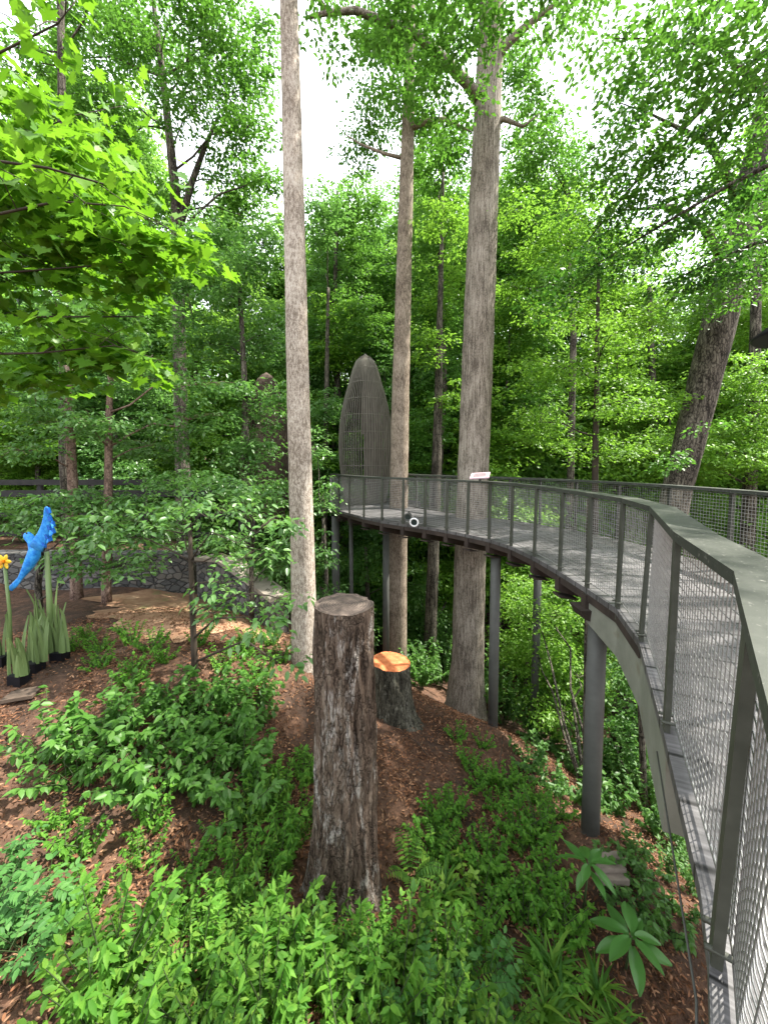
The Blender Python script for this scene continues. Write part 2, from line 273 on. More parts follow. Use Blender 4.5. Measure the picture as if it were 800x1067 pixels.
# ------------------------------------------------------------------ mesh helpers
class MB:
    def __init__(s): s.v = []; s.f = []; s.m = []; s.sm = []; s.n = 0; s.uv = {}
    def add(s, verts, faces, mat=0, smooth=False):
        o = s.n; s.v.extend([tuple(map(float, p)) for p in verts]); s.n += len(verts)
        for f in faces: s.f.append([i + o for i in f]); s.m.append(mat); s.sm.append(smooth)
    def tube(s, pts, rad, sides=10, mat=0, cap=True, wob=0.0):
        pts = [np.array(p, float) for p in pts]; n = len(pts)
        rad = [rad] * n if np.isscalar(rad) else list(rad)
        vs = []; up = None
        for i in range(n):
            t = pts[min(i + 1, n - 1)] - pts[max(i - 1, 0)]; t /= (np.linalg.norm(t) + 1e-9)
            if up is None: up = np.array((0., 1, 0)) if abs(t[1]) < 0.9 else np.array((1., 0, 0))
            a = np.cross(t, up); a /= (np.linalg.norm(a) + 1e-9); b = np.cross(a, t); up = b
            for k in range(sides):
                an = 2 * math.pi * k / sides
                r = rad[i] * (1 + wob * (math.sin(3 * an + 1.7 * i) * 0.5 + random.uniform(-.5, .5)))
                vs.append(pts[i] + r * (math.cos(an) * a + math.sin(an) * b))
        fs = [[i * sides + k, i * sides + (k + 1) % sides, (i + 1) * sides + (k + 1) % sides, (i + 1) * sides + k] for i in range(n - 1) for k in range(sides)]
        s.add(vs, fs, mat, True)
        if cap:
            o = s.n - len(vs)
            s.f.append([o + k for k in range(sides)][::-1]); s.m.append(mat); s.sm.append(False)
            s.f.append([o + (n - 1) * sides + k for k in range(sides)]); s.m.append(mat); s.sm.append(False)
    def hexa(s, p, mat=0):
        s.add(p, [(0, 3, 2, 1), (4, 5, 6, 7), (0, 1, 5, 4), (1, 2, 6, 5), (2, 3, 7, 6), (3, 0, 4, 7)], mat)
    def box(s, c, ax, ay, az, mat=0):             # centre and three half-axis vectors
        c, ax, ay, az = (np.array(q, float) for q in (c, ax, ay, az))
        s.hexa([c - ax - ay - az, c + ax - ay - az, c + ax + ay - az, c - ax + ay - az, c - ax - ay + az, c + ax - ay + az, c + ax + ay + az, c - ax + ay + az], mat)
    def build(s, name, mats, parent=None):
        me = bpy.data.meshes.new(name); me.from_pydata(s.v, [], s.f)
        for m in (mats if isinstance(mats, (list, tuple)) else [mats]): me.materials.append(m)
        me.polygons.foreach_set('material_index', s.m); me.polygons.foreach_set('use_smooth', s.sm); me.update()
        o = bpy.data.objects.new(name, me); C.objects.link(o)
        if parent is not None: attach(o, parent)
        return o
def attach(o, parent):                              # meshes are made in world space: keep them there under their thing
    o.parent = parent
    o.matrix_parent_inverse = Matrix.Translation(parent.location).inverted() if parent.rotation_euler.z == 0 else parent.matrix_world.inverted()
def tag(o, label=None, cat=None, group=None, kind=None):
    if label: o['label'] = label
    if cat: o['category'] = cat
    if group: o['group'] = group
    if kind: o['kind'] = kind
    return o
def thing(name, loc, label, cat, group=None):
    o = bpy.data.objects.new(name, None); C.objects.link(o); o.location = tuple(map(float, loc)); o.empty_display_size = 0.2
    return tag(o, label, cat, group)

# leaf templates: (verts, faces); x along the blade from the stalk
def T_diamond(w=0.5):
    return np.array([(0, 0, 0), (.5, -w / 2, .06), (1, 0, -.08), (.5, w / 2, .06)], float), [(0, 1, 2), (0, 2, 3)]
def T_ovate(w=0.5):
    return np.array([(0, 0, 0), (.22, -w * .42, .05), (.6, -w * .42, .04), (1, 0, -.12), (.6, w * .42, .04), (.22, w * .42, .05), (.5, 0, -.02)], float), [(0, 1, 6), (1, 2, 6), (2, 3, 6), (3, 4, 6), (4, 5, 6), (5, 0, 6)]
def T_maple():
    P = [(0, 0), (.08, .26), (-.10, .42), (.12, .40), (.20, .62), (.33, .45), (.52, .62), (.55, .34), (.66, .30), (.72, .16), (1.0, 0)]
    ol = [(x, -y) for x, y in P] + [(x, y) for x, y in P[-2:0:-1]]
    v = [(x, y, .05 * abs(y) * 2 - .10 * x * x) for x, y in ol] + [(.32, 0, -.02)]
    n = len(ol)
    return np.array(v, float), [(i, (i + 1) % n, n) for i in range(n)]
def T_lobed():
    ol = [(0, 0), (.15, -.42), (.38, -.30), (.62, -.42), (.68, -.16), (1, 0), (.68, .16), (.62, .42), (.38, .30), (.15, .42)]
    v = [(x, y, .06 * abs(y) - .1 * x * x) for x, y in ol] + [(.35, 0, -.03)]
    return np.array(v, float), [(i, (i + 1) % 10, 10) for i in range(10)]
def T_strap():
    v = []; xs = np.linspace(0, 1, 6)
    for x in xs:
        w = .035 * (1 - x ** 2.5) + .004; z = 0.55 * x - .75 * x ** 2.2
        v += [(x * .8, -w, z), (x * .8, w, z)]
    return np.array(v, float), [(2 * i, 2 * i + 2, 2 * i + 3, 2 * i + 1) for i in range(5)]
TD, TO, TL = T_diamond(.55), T_ovate(.52), T_ovate(.36)
TM, TLob, TS = T_maple(), T_lobed(), T_strap()

class Leaves:
    def __init__(s): s.V = []; s.F = {}; s.n = 0
    def add(s, tmpl, P, size, yaw, tilt, roll):
        tv, tf = tmpl; N = len(P)
        if N == 0: return
        cy, sy, ct, st, cr, sr = np.cos(yaw), np.sin(yaw), np.cos(tilt), np.sin(tilt), np.cos(roll), np.sin(roll)
        X = np.stack([cy * ct, sy * ct, -st], 1)                      # blade axis, tilt > 0 droops
        Y = np.stack([-sy * cr + cy * st * sr, cy * cr + sy * st * sr, ct * sr], 1)
        Z = np.cross(X, Y)
        L = tv[None] * np.asarray(size)[:, None, None]
        v = P[:, None, :] + L[..., 0:1] * X[:, None] + L[..., 1:2] * Y[:, None] + L[..., 2:3] * Z[:, None]
        base = s.n + np.arange(N)[:, None] * len(tv)
        for f in tf: s.F.setdefault(len(f), []).append((base + np.array(f)[None]).astype(np.int32))
        s.V.append(v.reshape(-1, 3)); s.n += N * len(tv)
    def mesh(s, name, mats, extra=None, smooth=False):
        V = np.concatenate(s.V) if s.V else np.zeros((0, 3)); loops, starts, mi = [], [], []; c = 0
        for k, L in s.F.items():
            f = np.concatenate(L); loops.append(f.reshape(-1)); starts.append(c + np.arange(len(f)) * k); c += f.size; mi.append(np.zeros(len(f), np.int32))
        if extra is not None and extra.n:
            o = len(V); V = np.concatenate([V, np.array(extra.v)])
            for f in extra.f: loops.append(np.array(f) + o); starts.append(np.array([c])); c += len(f); mi.append(np.ones(1, np.int32))
        loops = np.concatenate(loops); starts = np.concatenate(starts)
        me = bpy.data.meshes.new(name)
        me.vertices.add(len(V)); me.vertices.foreach_set('co', V.astype(np.float32).ravel())
        me.loops.add(len(loops)); me.loops.foreach_set('vertex_index', loops.astype(np.int32))
        me.polygons.add(len(starts)); me.polygons.foreach_set('loop_start', starts.astype(np.int32))
        for m in mats: me.materials.append(m)
        me.polygons.foreach_set('material_index', np.concatenate(mi))
        me.update(calc_edges=True); me.validate()
        return me
    def build(s, name, mats, parent=None, extra=None):
        o = bpy.data.objects.new(name, s.mesh(name, mats if isinstance(mats, list) else [mats], extra)); C.objects.link(o)
        if parent is not None: attach(o, parent)
        return o

def inball(n):
    v = rng.normal(size=(n, 3)); v /= np.linalg.norm(v, axis=1)[:, None]
    return v * (rng.random(n) ** 0.42)[:, None]
def sprays(L, c, rad, nleaf, size, rs, tmpl=TD, per=45, droop=0.3, slant=(0, 0), flat=0.22, tips=None):
    """a foliage mass: flat leafy sprays spread through an ellipsoid"""
    ns = max(1, int(nleaf / per)); sc = np.array(c) + inball(ns) * np.array(rad)
    if tips is not None: tips.extend(sc[:: max(1, ns // 10)])
    for q in sc:
        k = max(4, int(per * rng.uniform(.5, 1.5))); r = rs * rng.uniform(.6, 1.3)
        a = rng.uniform(0, 2 * math.pi, k); rr = r * np.sqrt(rng.random(k))
        tx, ty = slant[0] + rng.normal(0, .22), slant[1] + rng.normal(0, .22)
        x = rr * np.cos(a); y = rr * np.sin(a) * .8
        z = tx * x + ty * y - .25 * rr * rr / r + rng.normal(0, flat * r * .5, k)
        P = q + np.stack([x, y, z], 1)
        L.add(tmpl, P, size * rng.uniform(.65, 1.25, k), a + rng.normal(0, .8, k), droop + rng.normal(0, .35, k), rng.normal(0, .4, k))

def pxr(r, Y): return r / FPX * Y
def tree(name, label, trunk, Y, blobs, leaf=.1, lm='leaf_mid', bm='bark_dark', cov=1.5, rs=.5, tmpl=TD, sides=10, group=None, cat='tree', dome=0.8, slant=(0, 0), flare=1.0, toground=True, limbs=True, per=45, twig=.05, wob=.04, upto=None, extra_limbs=(), droop=.3, dapple_blobs=()):
    pts = [W(px, py, Y) for px, py, w in trunk]; rad = [pxr(w, Y) / 2 for px, py, w in trunk]
    if toground:
        x, y = pts[0][0], pts[0][1]; g = gz(x, y) - .15
        if pts[0][2] > g + .2: pts.insert(0, np.array((x, y, g))); rad.insert(0, rad[0] * 1.1)
    if flare > 1:
        p0, p1 = pts[0], pts[1]; L = np.linalg.norm(p1 - p0); d = (p1 - p0) / L; r0 = rad[0]
        pts = [p0, p0 + d * .12, p0 + d * .35, p0 + d * .8] + pts[1:]; rad = [r0 * flare, r0 * (1 + (flare - 1) * .55), r0 * (1 + (flare - 1) * .2), r0] + rad[1:]
    # resample for shape
    P, Rr = [], []
    for i in range(len(pts) - 1):
        k = max(1, int(np.linalg.norm(pts[i + 1] - pts[i]) / .35))
        for j in range(k): t = j / k; P.append(pts[i] * (1 - t) + pts[i + 1] * t); Rr.append(rad[i] * (1 - t) + rad[i + 1] * t)
    P.append(pts[-1]); Rr.append(rad[-1])
    b = MB(); b.tube(P, Rr, sides, wob=wob)
    base = thing(name, (pts[0][0], pts[0][1], pts[0][2] + .15), label, cat, group)
    L = Leaves()
    PA = np.array(P)
    for bl in blobs:
        px, py, rx, ry = bl[:4]; dY = bl[4] if len(bl) > 4 else rng.uniform(-.12, .12) * Y
        yb = Y + dY; c = W(px, py, yb); r = (pxr(rx, yb), max(.5, pxr(rx, yb) * dome), pxr(ry, yb))
        n = int(3.0 * cov * math.pi * rx * ry / (max(.4, (leaf / yb * FPX)) ** 2 * .35))
        tips = []
        sprays(L, c, r, min(n, 30000), leaf, rs, tmpl, per, droop, slant, tips=tips)
        if limbs:
            below = PA[PA[:, 2] < c[2] + .2]; below = below if len(below) else PA[:1]
            j = int(np.argmin(np.linalg.norm(below - (c - np.array((0, 0, .35 * np.linalg.norm(c[:2] - P[0][:2])))), axis=1)))
            a = below[j]; rj = min(Rr[min(j, len(Rr) - 1)] * .4, .012 + .009 * np.linalg.norm(c - a)); mid = (a + c) / 2 + np.array((rng.normal(0, .1), rng.normal(0, .1), .12 * np.linalg.norm(c - a)))
            q1 = (a + mid) / 2 + rng.normal(0, .05, 3); q2 = (mid + c) / 2 + rng.normal(0, .08, 3)
            b.tube([a, q1, mid, q2, c], [rj, rj * .85, rj * .7, rj * .5, rj * .3], 6)
            for tp in tips[:9]:
                if np.linalg.norm(tp - c) < 3.5: b.tube([q2 * .4 + c * .6, (c + tp) / 2 + (0, 0, .05), tp], [rj * .3, rj * .2, rj * .08], 4, cap=False)
    for c, r, n in dapple_blobs:                               # unseen leaf masses added to dapple the light below, in metres
        sprays(L, c, r, n, leaf * 1.3, rs * 1.2, tmpl, per, droop, slant)
        j = int(np.argmin(np.abs(PA[:, 2] - c[2] + 1.2))); b.tube([PA[j], (PA[j] + np.array(c)) / 2 + (0, 0, .3), c], [.07, .05, .02], 6)
    for el in extra_limbs:
        b.tube([W(*q[:3]) for q in el], [pxr(q[3], q[2]) / 2 for q in el], 8, wob=.06)
    tr = b.build('trunk', M[bm], base)
    if L.n: L.build('crown', M[lm], base)
    return base

# ================================================================== THE GROUND
def build_ground():
    n = 260; t = np.linspace(-1, 1, n)
    gx = 5.5 * t + 140 * t ** 7; gy = 5 + 6.5 * t + 140 * t ** 7
    X, Y = np.meshgrid(gx, gy); z = ground(X.ravel(), Y.ravel())
    V = np.stack([X.ravel(), Y.ravel(), z], 1)
    I = np.arange(n * n).reshape(n, n)
    F = np.stack([I[:-1, :-1].ravel(), I[:-1, 1:].ravel(), I[1:, 1:].ravel(), I[1:, :-1].ravel()], 1)
    me = bpy.data.meshes.new('ground'); me.from_pydata(V.tolist(), [], F.tolist()); me.materials.append(M['soil'])
    me.polygons.foreach_set('use_smooth', [True] * len(F)); me.update()
    tag(bpy.data.objects.new('ground', me), kind='structure'); o = bpy.data.objects.new('ground', me)
    C.objects.link(o); o['kind'] = 'structure'
build_ground()
for o in list(bpy.data.objects):
    if o.name not in {x.name for x in C.objects}: bpy.data.objects.remove(o)

def sheet(name, px_poly, mat, lift, res=26):
    """a surface lying on the ground inside a four cornered patch"""
    a, b, c, d = [G(*p)[:2] for p in px_poly]
    V = []; 
    for i in range(res + 1):
        for j in range(res + 1):
            u, v = i / res, j / res
            e = max(abs(u - .5), abs(v - .5)) * 2; wob = e ** 3 * np.array((.35 * math.sin(11 * v + 5 * u) + .15 * math.sin(31 * v), .30 * math.sin(9 * u + 3 * v + 1) + .12 * math.sin(27 * u)))
            p = (a * (1 - u) + b * u) * (1 - v) + (d * (1 - u) + c * u) * v + wob
            V.append((p[0], p[1]))
    z = ground([p[0] for p in V], [p[1] for p in V]) + lift
    F = [(i * (res + 1) + j, (i + 1) * (res + 1) + j, (i + 1) * (res + 1) + j + 1, i * (res + 1) + j + 1) for i in range(res) for j in range(res)]
    m = MB(); m.add([(p[0], p[1], zz) for p, zz in zip(V, z)], F, 0, True)
    o = m.build(name, mat); o['kind'] = 'structure'; return o
sheet('path', [(90, 672), (300, 676), (285, 632), (110, 622)], M['sand_path'], .02)

# ================================================================== THE WALKWAY
def smooth_path(p, k=2):
    p = np.array(p, float)
    for _ in range(k):
        q = p.copy(); q[1:-1] = .25 * p[:-2] + .5 * p[1:-1] + .25 * p[2:]; p = q
    return p
def zdeck(px, py, z=0.0):
    d = ray(px, py); k = (z - EYE) / d[2]; return d * k
post_px = [(745, 998), (693.5, 759.5), (667, 667), (642.7, 633.5), (612.6, 612), (584.6, 597), (557, 579), (533, 568.5), (510, 561), (487, 557), (466, 552.5), (443.5, 548.5), (420, 546)]
posts = [zdeck(*p)[:2] for p in post_px]
far = [(-.05, 9.15), (-.55, 9.85), (-1.0, 10.6), (-1.4, 11.3), (-1.75, 12.1)]
e3 = zdeck(741, 1075)[:2] + np.array((.055, -.04)); e2 = e3 - (posts[0] - e3) * 4
near = [tuple(e2 - (1.0, .62)), tuple(e2 - (.5, .42)), tuple(e2), tuple(e3)]
corner = posts[0] * .8 + posts[1] * .2 + np.array((.012, -.008))
inner = np.array(near + [tuple(posts[0]), tuple(corner)] + [tuple(p) for p in posts[1:]] + far)
inner[8:-1] = smooth_path(inner[8:], 1)[:-1]
def normals(p):
    t = np.gradient(p, axis=0); t /= np.linalg.norm(t, axis=1)[:, None]
    return t, np.stack([t[:, 1], -t[:, 0]], 1)      # right of travel = towards the outer side
_, nor = normals(inner)
inner[4:] += nor[4:] * .055
NOPOST = 5                                         # the kink of the rail, between two posts
tan, nor = normals(inner)
WD = 2.25; RH = 1.09
nsm = smooth_path(nor, 3); nsm /= np.linalg.norm(nsm, axis=1)[:, None]
outer = smooth_path(inner + nsm * WD, 2)
bridge = thing('elevated_walkway', (2.3, 4.2, gz(2.3, 4.2)), 'curving elevated steel walkway with grey deck, wire mesh sides and flat topped handrails', 'walkway')
lean = np.array([.0, .0, .0, .0, .0, .0, .04, .02] + [0.0] * (len(inner) - 8)); top = inner + nsm * lean[:, None]
lp = [zdeck(*q, RH)[:2] for q in ((801, 740), (774.5, 637), (764, 595), (701.5, 554))]
for k, lip in ((2, lp[0] - (lp[2] - lp[0]) * 1.0), (3, lp[0]), (4, lp[1]), (5, lp[2]), (6, lp[3])): top[k] = lip + nsm[k] * .055
edge_in = inner - nsm * .07; edge_out = outer + nsm * .07
def ribbon(mb, A, B, z0, z1, mat=0):
    for i in range(len(A) - 1):
        mb.hexa([(*A[i], z0), (*B[i], z0), (*B[i + 1], z0), (*A[i + 1], z0), (*A[i], z1), (*B[i], z1), (*B[i + 1], z1), (*A[i + 1], z1)], mat)
# deck with boards (uv: x along, y across)
def build_deck():
    s = np.concatenate([[0], np.cumsum(np.linalg.norm(np.diff((inner + outer) / 2, axis=0), axis=1))])
    v, f, uv = [], [], []
    n = len(inner); K = 8
    for i in range(n):
        for k in range(K + 1):
            p = edge_in[i] * (1 - k / K) + edge_out[i] * (k / K); v.append((p[0], p[1], 0)); uv.append((s[i] * 1.0, k / K * WD))
    for i in range(n): 
        v.append((*edge_in[i], -.06)); uv.append((s[i], -.06)); v.append((*edge_out[i], -.06)); uv.append((s[i], WD + .06))
    o = n * (K + 1)
    for i in range(n - 1):
        for k in range(K): a = i * (K + 1) + k; f.append((a, a + 1, a + K + 2, a + K + 1))
        f.append((i * (K + 1), (i + 1) * (K + 1), o + 2 * i + 2, o + 2 * i)); f.append((i * (K + 1) + K, o + 2 * i + 1, o + 2 * i + 3, (i + 1) * (K + 1) + K))
        f.append((o + 2 * i, o + 2 * i + 2, o + 2 * i + 3, o + 2 * i + 1))
    f.append((o + 2 * n - 2, (n - 1) * (K + 1)) + tuple((n - 1) * (K + 1) + k for k in range(1, K + 1)) + (o + 2 * n - 1,))
    me = bpy.data.meshes.new('deck'); me.from_pydata(v, [], f); me.materials.append(M['deck'])
    ul = me.uv_layers.new(name='UVMap')
    for l in me.loops: ul.data[l.index].uv = uv[l.vertex_index]
    ob = bpy.data.objects.new('deck', me); C.objects.link(ob); attach(ob, bridge)
build_deck()
m = MB(); a = edge_in[7:]; bb = a + nsm[7:] * .09; ribbon(m, a + nsm[7:] * .004, bb, -.15, -.062); m.build('edge_beam', M['edge_rust'], bridge)
m = MB(); a = edge_out; ribbon(m, a - nsm * .09, a - nsm * .004, -.22, -.062); m.build('edge_beam', M['edge_rust'], bridge)
# curved girder plate below the near inner edge
i0, i1 = 6, 9
m = MB(); A = edge_in[i0:i1] + nsm[i0:i1] * .02; B = A + nsm[i0:i1] * .03
A = np.concatenate([A, [edge_in[9] + nsm[9] * .02]]); 
Bq = np.concatenate([B, [edge_in[9] + nsm[9] * .05]])
bots = [-.58, -.55, -.49, -.40]
for i in range(len(A) - 1):
    m.hexa([(*A[i], bots[i]), (*Bq[i], bots[i]), (*Bq[i + 1], bots[i + 1]), (*A[i + 1], bots[i + 1]), (*A[i], -.225 + .16), (*Bq[i], -.225 + .16), (*Bq[i + 1], -.225 + .16), (*A[i + 1], -.225 + .16)])
m.hexa([(*(A[0] + tan[6] * -.012), -.56), (*(A[0] + nsm[6] * .4 + tan[6] * -.012), -.56), (*(A[0] + nsm[6] * .4), -.56), (*A[0], -.56), (*(A[0] + tan[6] * -.012), -.07), (*(A[0] + nsm[6] * .4 + tan[6] * -.012), -.07), (*(A[0] + nsm[6] * .4), -.07), (*A[0], -.07)])
m.build('girder', M['girder'], bridge)
# spine beam under the deck
m = MB(); mid = (inner + outer) / 2; ribbon(m, mid[4:] - nsm[4:] * .15, mid[4:] + nsm[4:] * .15, -.5, -.225); m.build('spine_beam', M['edge_rust'], bridge)
# tapered brackets under each post, beyond the girder
for i in range(9, len(inner) - 1):
    m = MB(); t = tan[i] * .05; q0 = edge_in[i] - nsm[i] * .02; q1 = edge_in[i] + nsm[i] * .95
    m.hexa([(*(q0 - t), -.26), (*(q1 - t), -.52), (*(q1 + t), -.52), (*(q0 + t), -.26), (*(q0 - t), -.07), (*(q1 - t), -.23), (*(q1 + t), -.23), (*(q0 + t), -.07)])
    m.hexa([(*(q0 - tan[i] * .1), -.33), (*(q0 + nsm[i] * .25 - tan[i] * .1), -.36), (*(q0 + nsm[i] * .25 + tan[i] * .1), -.36), (*(q0 + tan[i] * .1), -.33), (*(q0 - tan[i] * .1), -.302), (*(q0 + nsm[i] * .25 - tan[i] * .1), -.35), (*(q0 + nsm[i] * .25 + tan[i] * .1), -.35), (*(q0 + tan[i] * .1), -.302)])
    m.build('bracket', M['edge_rust'], bridge)
# posts
def post(mb, p, t, n, z0, lean=0.0, w=.03, d=.013, tp=None):
    p = np.array(p); a = np.array((*(t * w), 0)); b = np.array((*(n * d), 0)); l = np.array((*(n * lean), 0))
    p0 = np.array((*p, z0)); p1 = np.array((*p, RH - .03)) + l + (0 if tp is None else np.array((*(np.array(tp) - p), 0)))
    mb.hexa([p0 - a - b, p0 + a - b, p0 + a + b, p0 - a + b, p1 - a - b, p1 + a - b, p1 + a + b, p1 - a + b])
for i in range(4, len(inner)):
    if i == NOPOST: continue
    m = MB(); p = inner[i] - nsm[i] * .055
    post(m, p, tan[i], nsm[i], -.02 if i < 8 else -.12, tp=top[i] - nsm[i] * .04)
    for s in (-1, 1):                                    # clamp bolts
        q = np.array((*(p + tan[i] * s * .04), .06)); m.tube([q - np.array((*nsm[i], 0)) * .03, q + np.array((*nsm[i], 0)) * .03], .009, 6)
    m.build('rail_post', M['post_paint'] if i < len(inner) - 1 else M['galv'], bridge)  # far end post paler: the light on it put into its material
oi = list(range(4, len(outer)))
for i in oi:
    m = MB(); post(m, outer[i] + nsm[i] * .055, tan[i], nsm[i], -.14); m.build('rail_post', M['post_paint'], bridge)
# wide flat handrail caps with a lip
def cap(P, N, name, off, w=.17, lip=.045):
    m = MB(); A = P + N * off; B = A + N * w
    for k in range(len(A) - 1):                       # separate lengths with a thin joint at every fourth post
        f0 = .004 if k % 4 == 2 else 0.0; A0, B0 = A[k] * (1 - f0) + A[k + 1] * f0, B[k] * (1 - f0) + B[k + 1] * f0; ribbon(m, np.array([A0, A[k + 1]]), np.array([B0, B[k + 1]]), RH - .012, RH)
    e = .008
    ribbon(m, A, A + N * e, RH - lip, RH - .0125); ribbon(m, B - N * e, B, RH - lip, RH - .0125)
    m.build(name, M['rail_paint'], bridge)
cap(top, nsm, 'handrail', -.055)
cap(outer, nsm, 'handrail', -.115)
# woven wire mesh, one panel per bay
def mesh_bay(p, q, name, pt=None, qt=None, z0=.05, z1=RH - .07, dx=.042, dz=.042, r=.0023):
    pt = p if pt is None else pt; qt = q if qt is None else qt; m = MB(); L = max(np.linalg.norm(q - p), np.linalg.norm(qt - pt)); t = (q - p) / np.linalg.norm(q - p); nn = np.array((t[1], -t[0])); k = int(L / dx)
    def bar(a, b, ra, axis):
        a = np.array(a); b = np.array(b); u = np.array((*nn, 0)) * ra
        d = (b - a) / np.linalg.norm(b - a); w = np.cross(d, u / ra) * ra
        m.add([a + u, a + w, a - u, a - w, b + u, b + w, b - u, b - w], [(0, 1, 5, 4), (1, 2, 6, 5), (2, 3, 7, 6), (3, 0, 4, 7)], 0, True)
    for j in range(1, k):
        f = j / k; bar((*(p + (q - p) * f), z0), (*(pt + (qt - pt) * f), z1), r, 0)
    n = int((z1 - z0) / dz)
    for j in range(n + 1):
        z = z0 + j * (z1 - z0) / n; rr = r if 0 < j < n else .006
        hh = (z - z0) / (z1 - z0); bar((*(p + (pt - p) * hh + nn * .002), z), (*(q + (qt - q) * hh + nn * .002), z), rr, 1)
    m.build(name, M['galv'], bridge)
for i in range(2, len(inner) - 1): mesh_bay(inner[i] - nsm[i] * .02, inner[i + 1] - nsm[i + 1] * .02, 'wire_mesh', top[i] - nsm[i] * .02, top[i + 1] - nsm[i + 1] * .02)
for i in range(4, len(outer) - 1): mesh_bay(outer[i] + nsm[i] * .02, outer[i + 1] + nsm[i + 1] * .02, 'wire_mesh', dx=.045, dz=.045)
# end barrier at the far left corner
e0, e1 = inner[-1], outer[-1]
# support columns
def column(px, ytop_z, Y, dia, name='support_column'):
    x = (px - CX) / FPX * Y * 1.0; d = ray(px, 600); x = d[0] / d[1] * Y
    z0 = gz(x, Y) - .3; m = MB(); m.tube([(x, Y, z0), (x, Y, (z0 + ytop_z) / 2), (x, Y, ytop_z)], dia / 2, 24)
    o = m.build(name, M['column'], bridge); return x
column(624, -.34, 4.22, .20); column(516, -.36, 7.05, .19)
column(402, -.3, 11.3, .2); column(366, -.3, 11.9, .13); column(350, -.3, 12.2, .26); column(560, -.5, 9.5, .2)
m = MB(); x = (623 - CX) / FPX * 4.22
m.hexa([(x - .16, 4.1, -.34), (x + .35, 4.1, -.5), (x + .35, 4.34, -.5), (x - .16, 4.34, -.34), (x - .22, 4.08, -.23), (x + .4, 4.08, -.23), (x + .4, 4.36, -.23), (x - .22, 4.36, -.23)]); m.build('column_head', M['edge_rust'], bridge)
# thin cable stretched beside the near deck edge
m = MB(); pts = [np.array((*(edge_in[i] - nsm[i] * o_), z)) for i, o_, z in ((3, .02, -.18), (4, .02, -.17), (6, .02, -.14))]
m.tube(pts, .0038, 8); m.tube([p + np.array((.012, -.01, -.05)) for p in pts[:2]], .0035, 8); m.build('cable', M['column'], bridge)

# round platform at the end of the walkway, under the pod
pc = np.array((-.55, 13.6)); m = MB(); K = 28
m.add([(*(pc + 1.9 * np.array((math.cos(a), math.sin(a)))), z) for z in (-.2, -.008) for a in np.linspace(0, 2 * math.pi, K, False)], [[k, (k + 1) % K, K + (k + 1) % K, K + k] for k in range(K)] + [list(range(K, 2 * K)), list(range(K))[::-1]])
m.build('platform', M['deck'], bridge)

# ------------------------------------------------------------------ pods
def pod(name, label, px, Y, base_py, top_py, wpx, mats, base_z=None, ns=46, tiltx=0.0, open_side=True):
    b = W(px, base_py, Y); 
    if base_z is not None: b[2] = base_z
    t = W(px, top_py, Y); H = t[2] - b[2]; rad = pxr(wpx, Y) / 2
    th = thing(name, b, label, 'pod')
    def r(h): return rad * (.72 + .55 * math.sin(math.pi * min(1, h * 1.15 + .05)) * .52) * math.sqrt(max(0, 1 - max(0, (h - .35) / .65) ** 3.2)) + .005
    def P(h, a, k=1.0): return b + np.array((r(h) * k * math.cos(a) + tiltx * h * H, r(h) * k * math.sin(a), h * H))
    m = MB(); hs = np.linspace(0, 1, 22)
    for j in range(ns):
        a = 2 * math.pi * j / ns
        m.tube([P(h, a) for h in hs], .014, 4, cap=False)
    m.build('slat', M[mats[0]], th) if False else m.build('slat_shell', M[mats[0]], th)
    for h in (.03, .14, .25, .36, .47, .58, .69, .8, .9):
        m = MB(); m.tube([P(h, a, .985) for a in np.linspace(0, 2 * math.pi, 33)], .013, 5, cap=False); m.build('hoop', M[mats[0]], th)
    m = MB()                                              # solid panels on the right and behind, and the whole tip
    A = 48; Hn = 40
    for i in range(Hn):
        for k in range(A):
            h0, h1 = i / Hn, (i + 1) / Hn; a0, a1 = 2 * math.pi * k / A, 2 * math.pi * (k + 1) / A
            am = (a0 + a1) / 2; solid = h0 > .8 or (math.cos(am + .55) > .62 - .35 * h0) or (math.sin(am) > .3 and h0 > .62)
            if not solid: continue
            k0 = .955 + .012 * math.sin(k * 2.1 + i * .9)
            m.add([P(h0, a0, k0), P(h0, a1, k0), P(h1, a1, k0 - .01), P(h1, a0, k0 - .01)], [(0, 1, 2, 3)], 0, False)
    m.build('bark_panel', M[mats[1]], th)
    return th
pod('lattice_pod', 'tall pointed grey lattice pod at the far end of the walkway', 381, 13.8, 520, 369, 54, ('lattice', 'shingle'), 0.0, ns=64)
pod('lattice_pod', 'brown wooden pod half hidden by leaves left of the grey one', 276, 15.5, 540, 388, 50, ('pod_brown', 'pod_brown'), None, tiltx=.03)

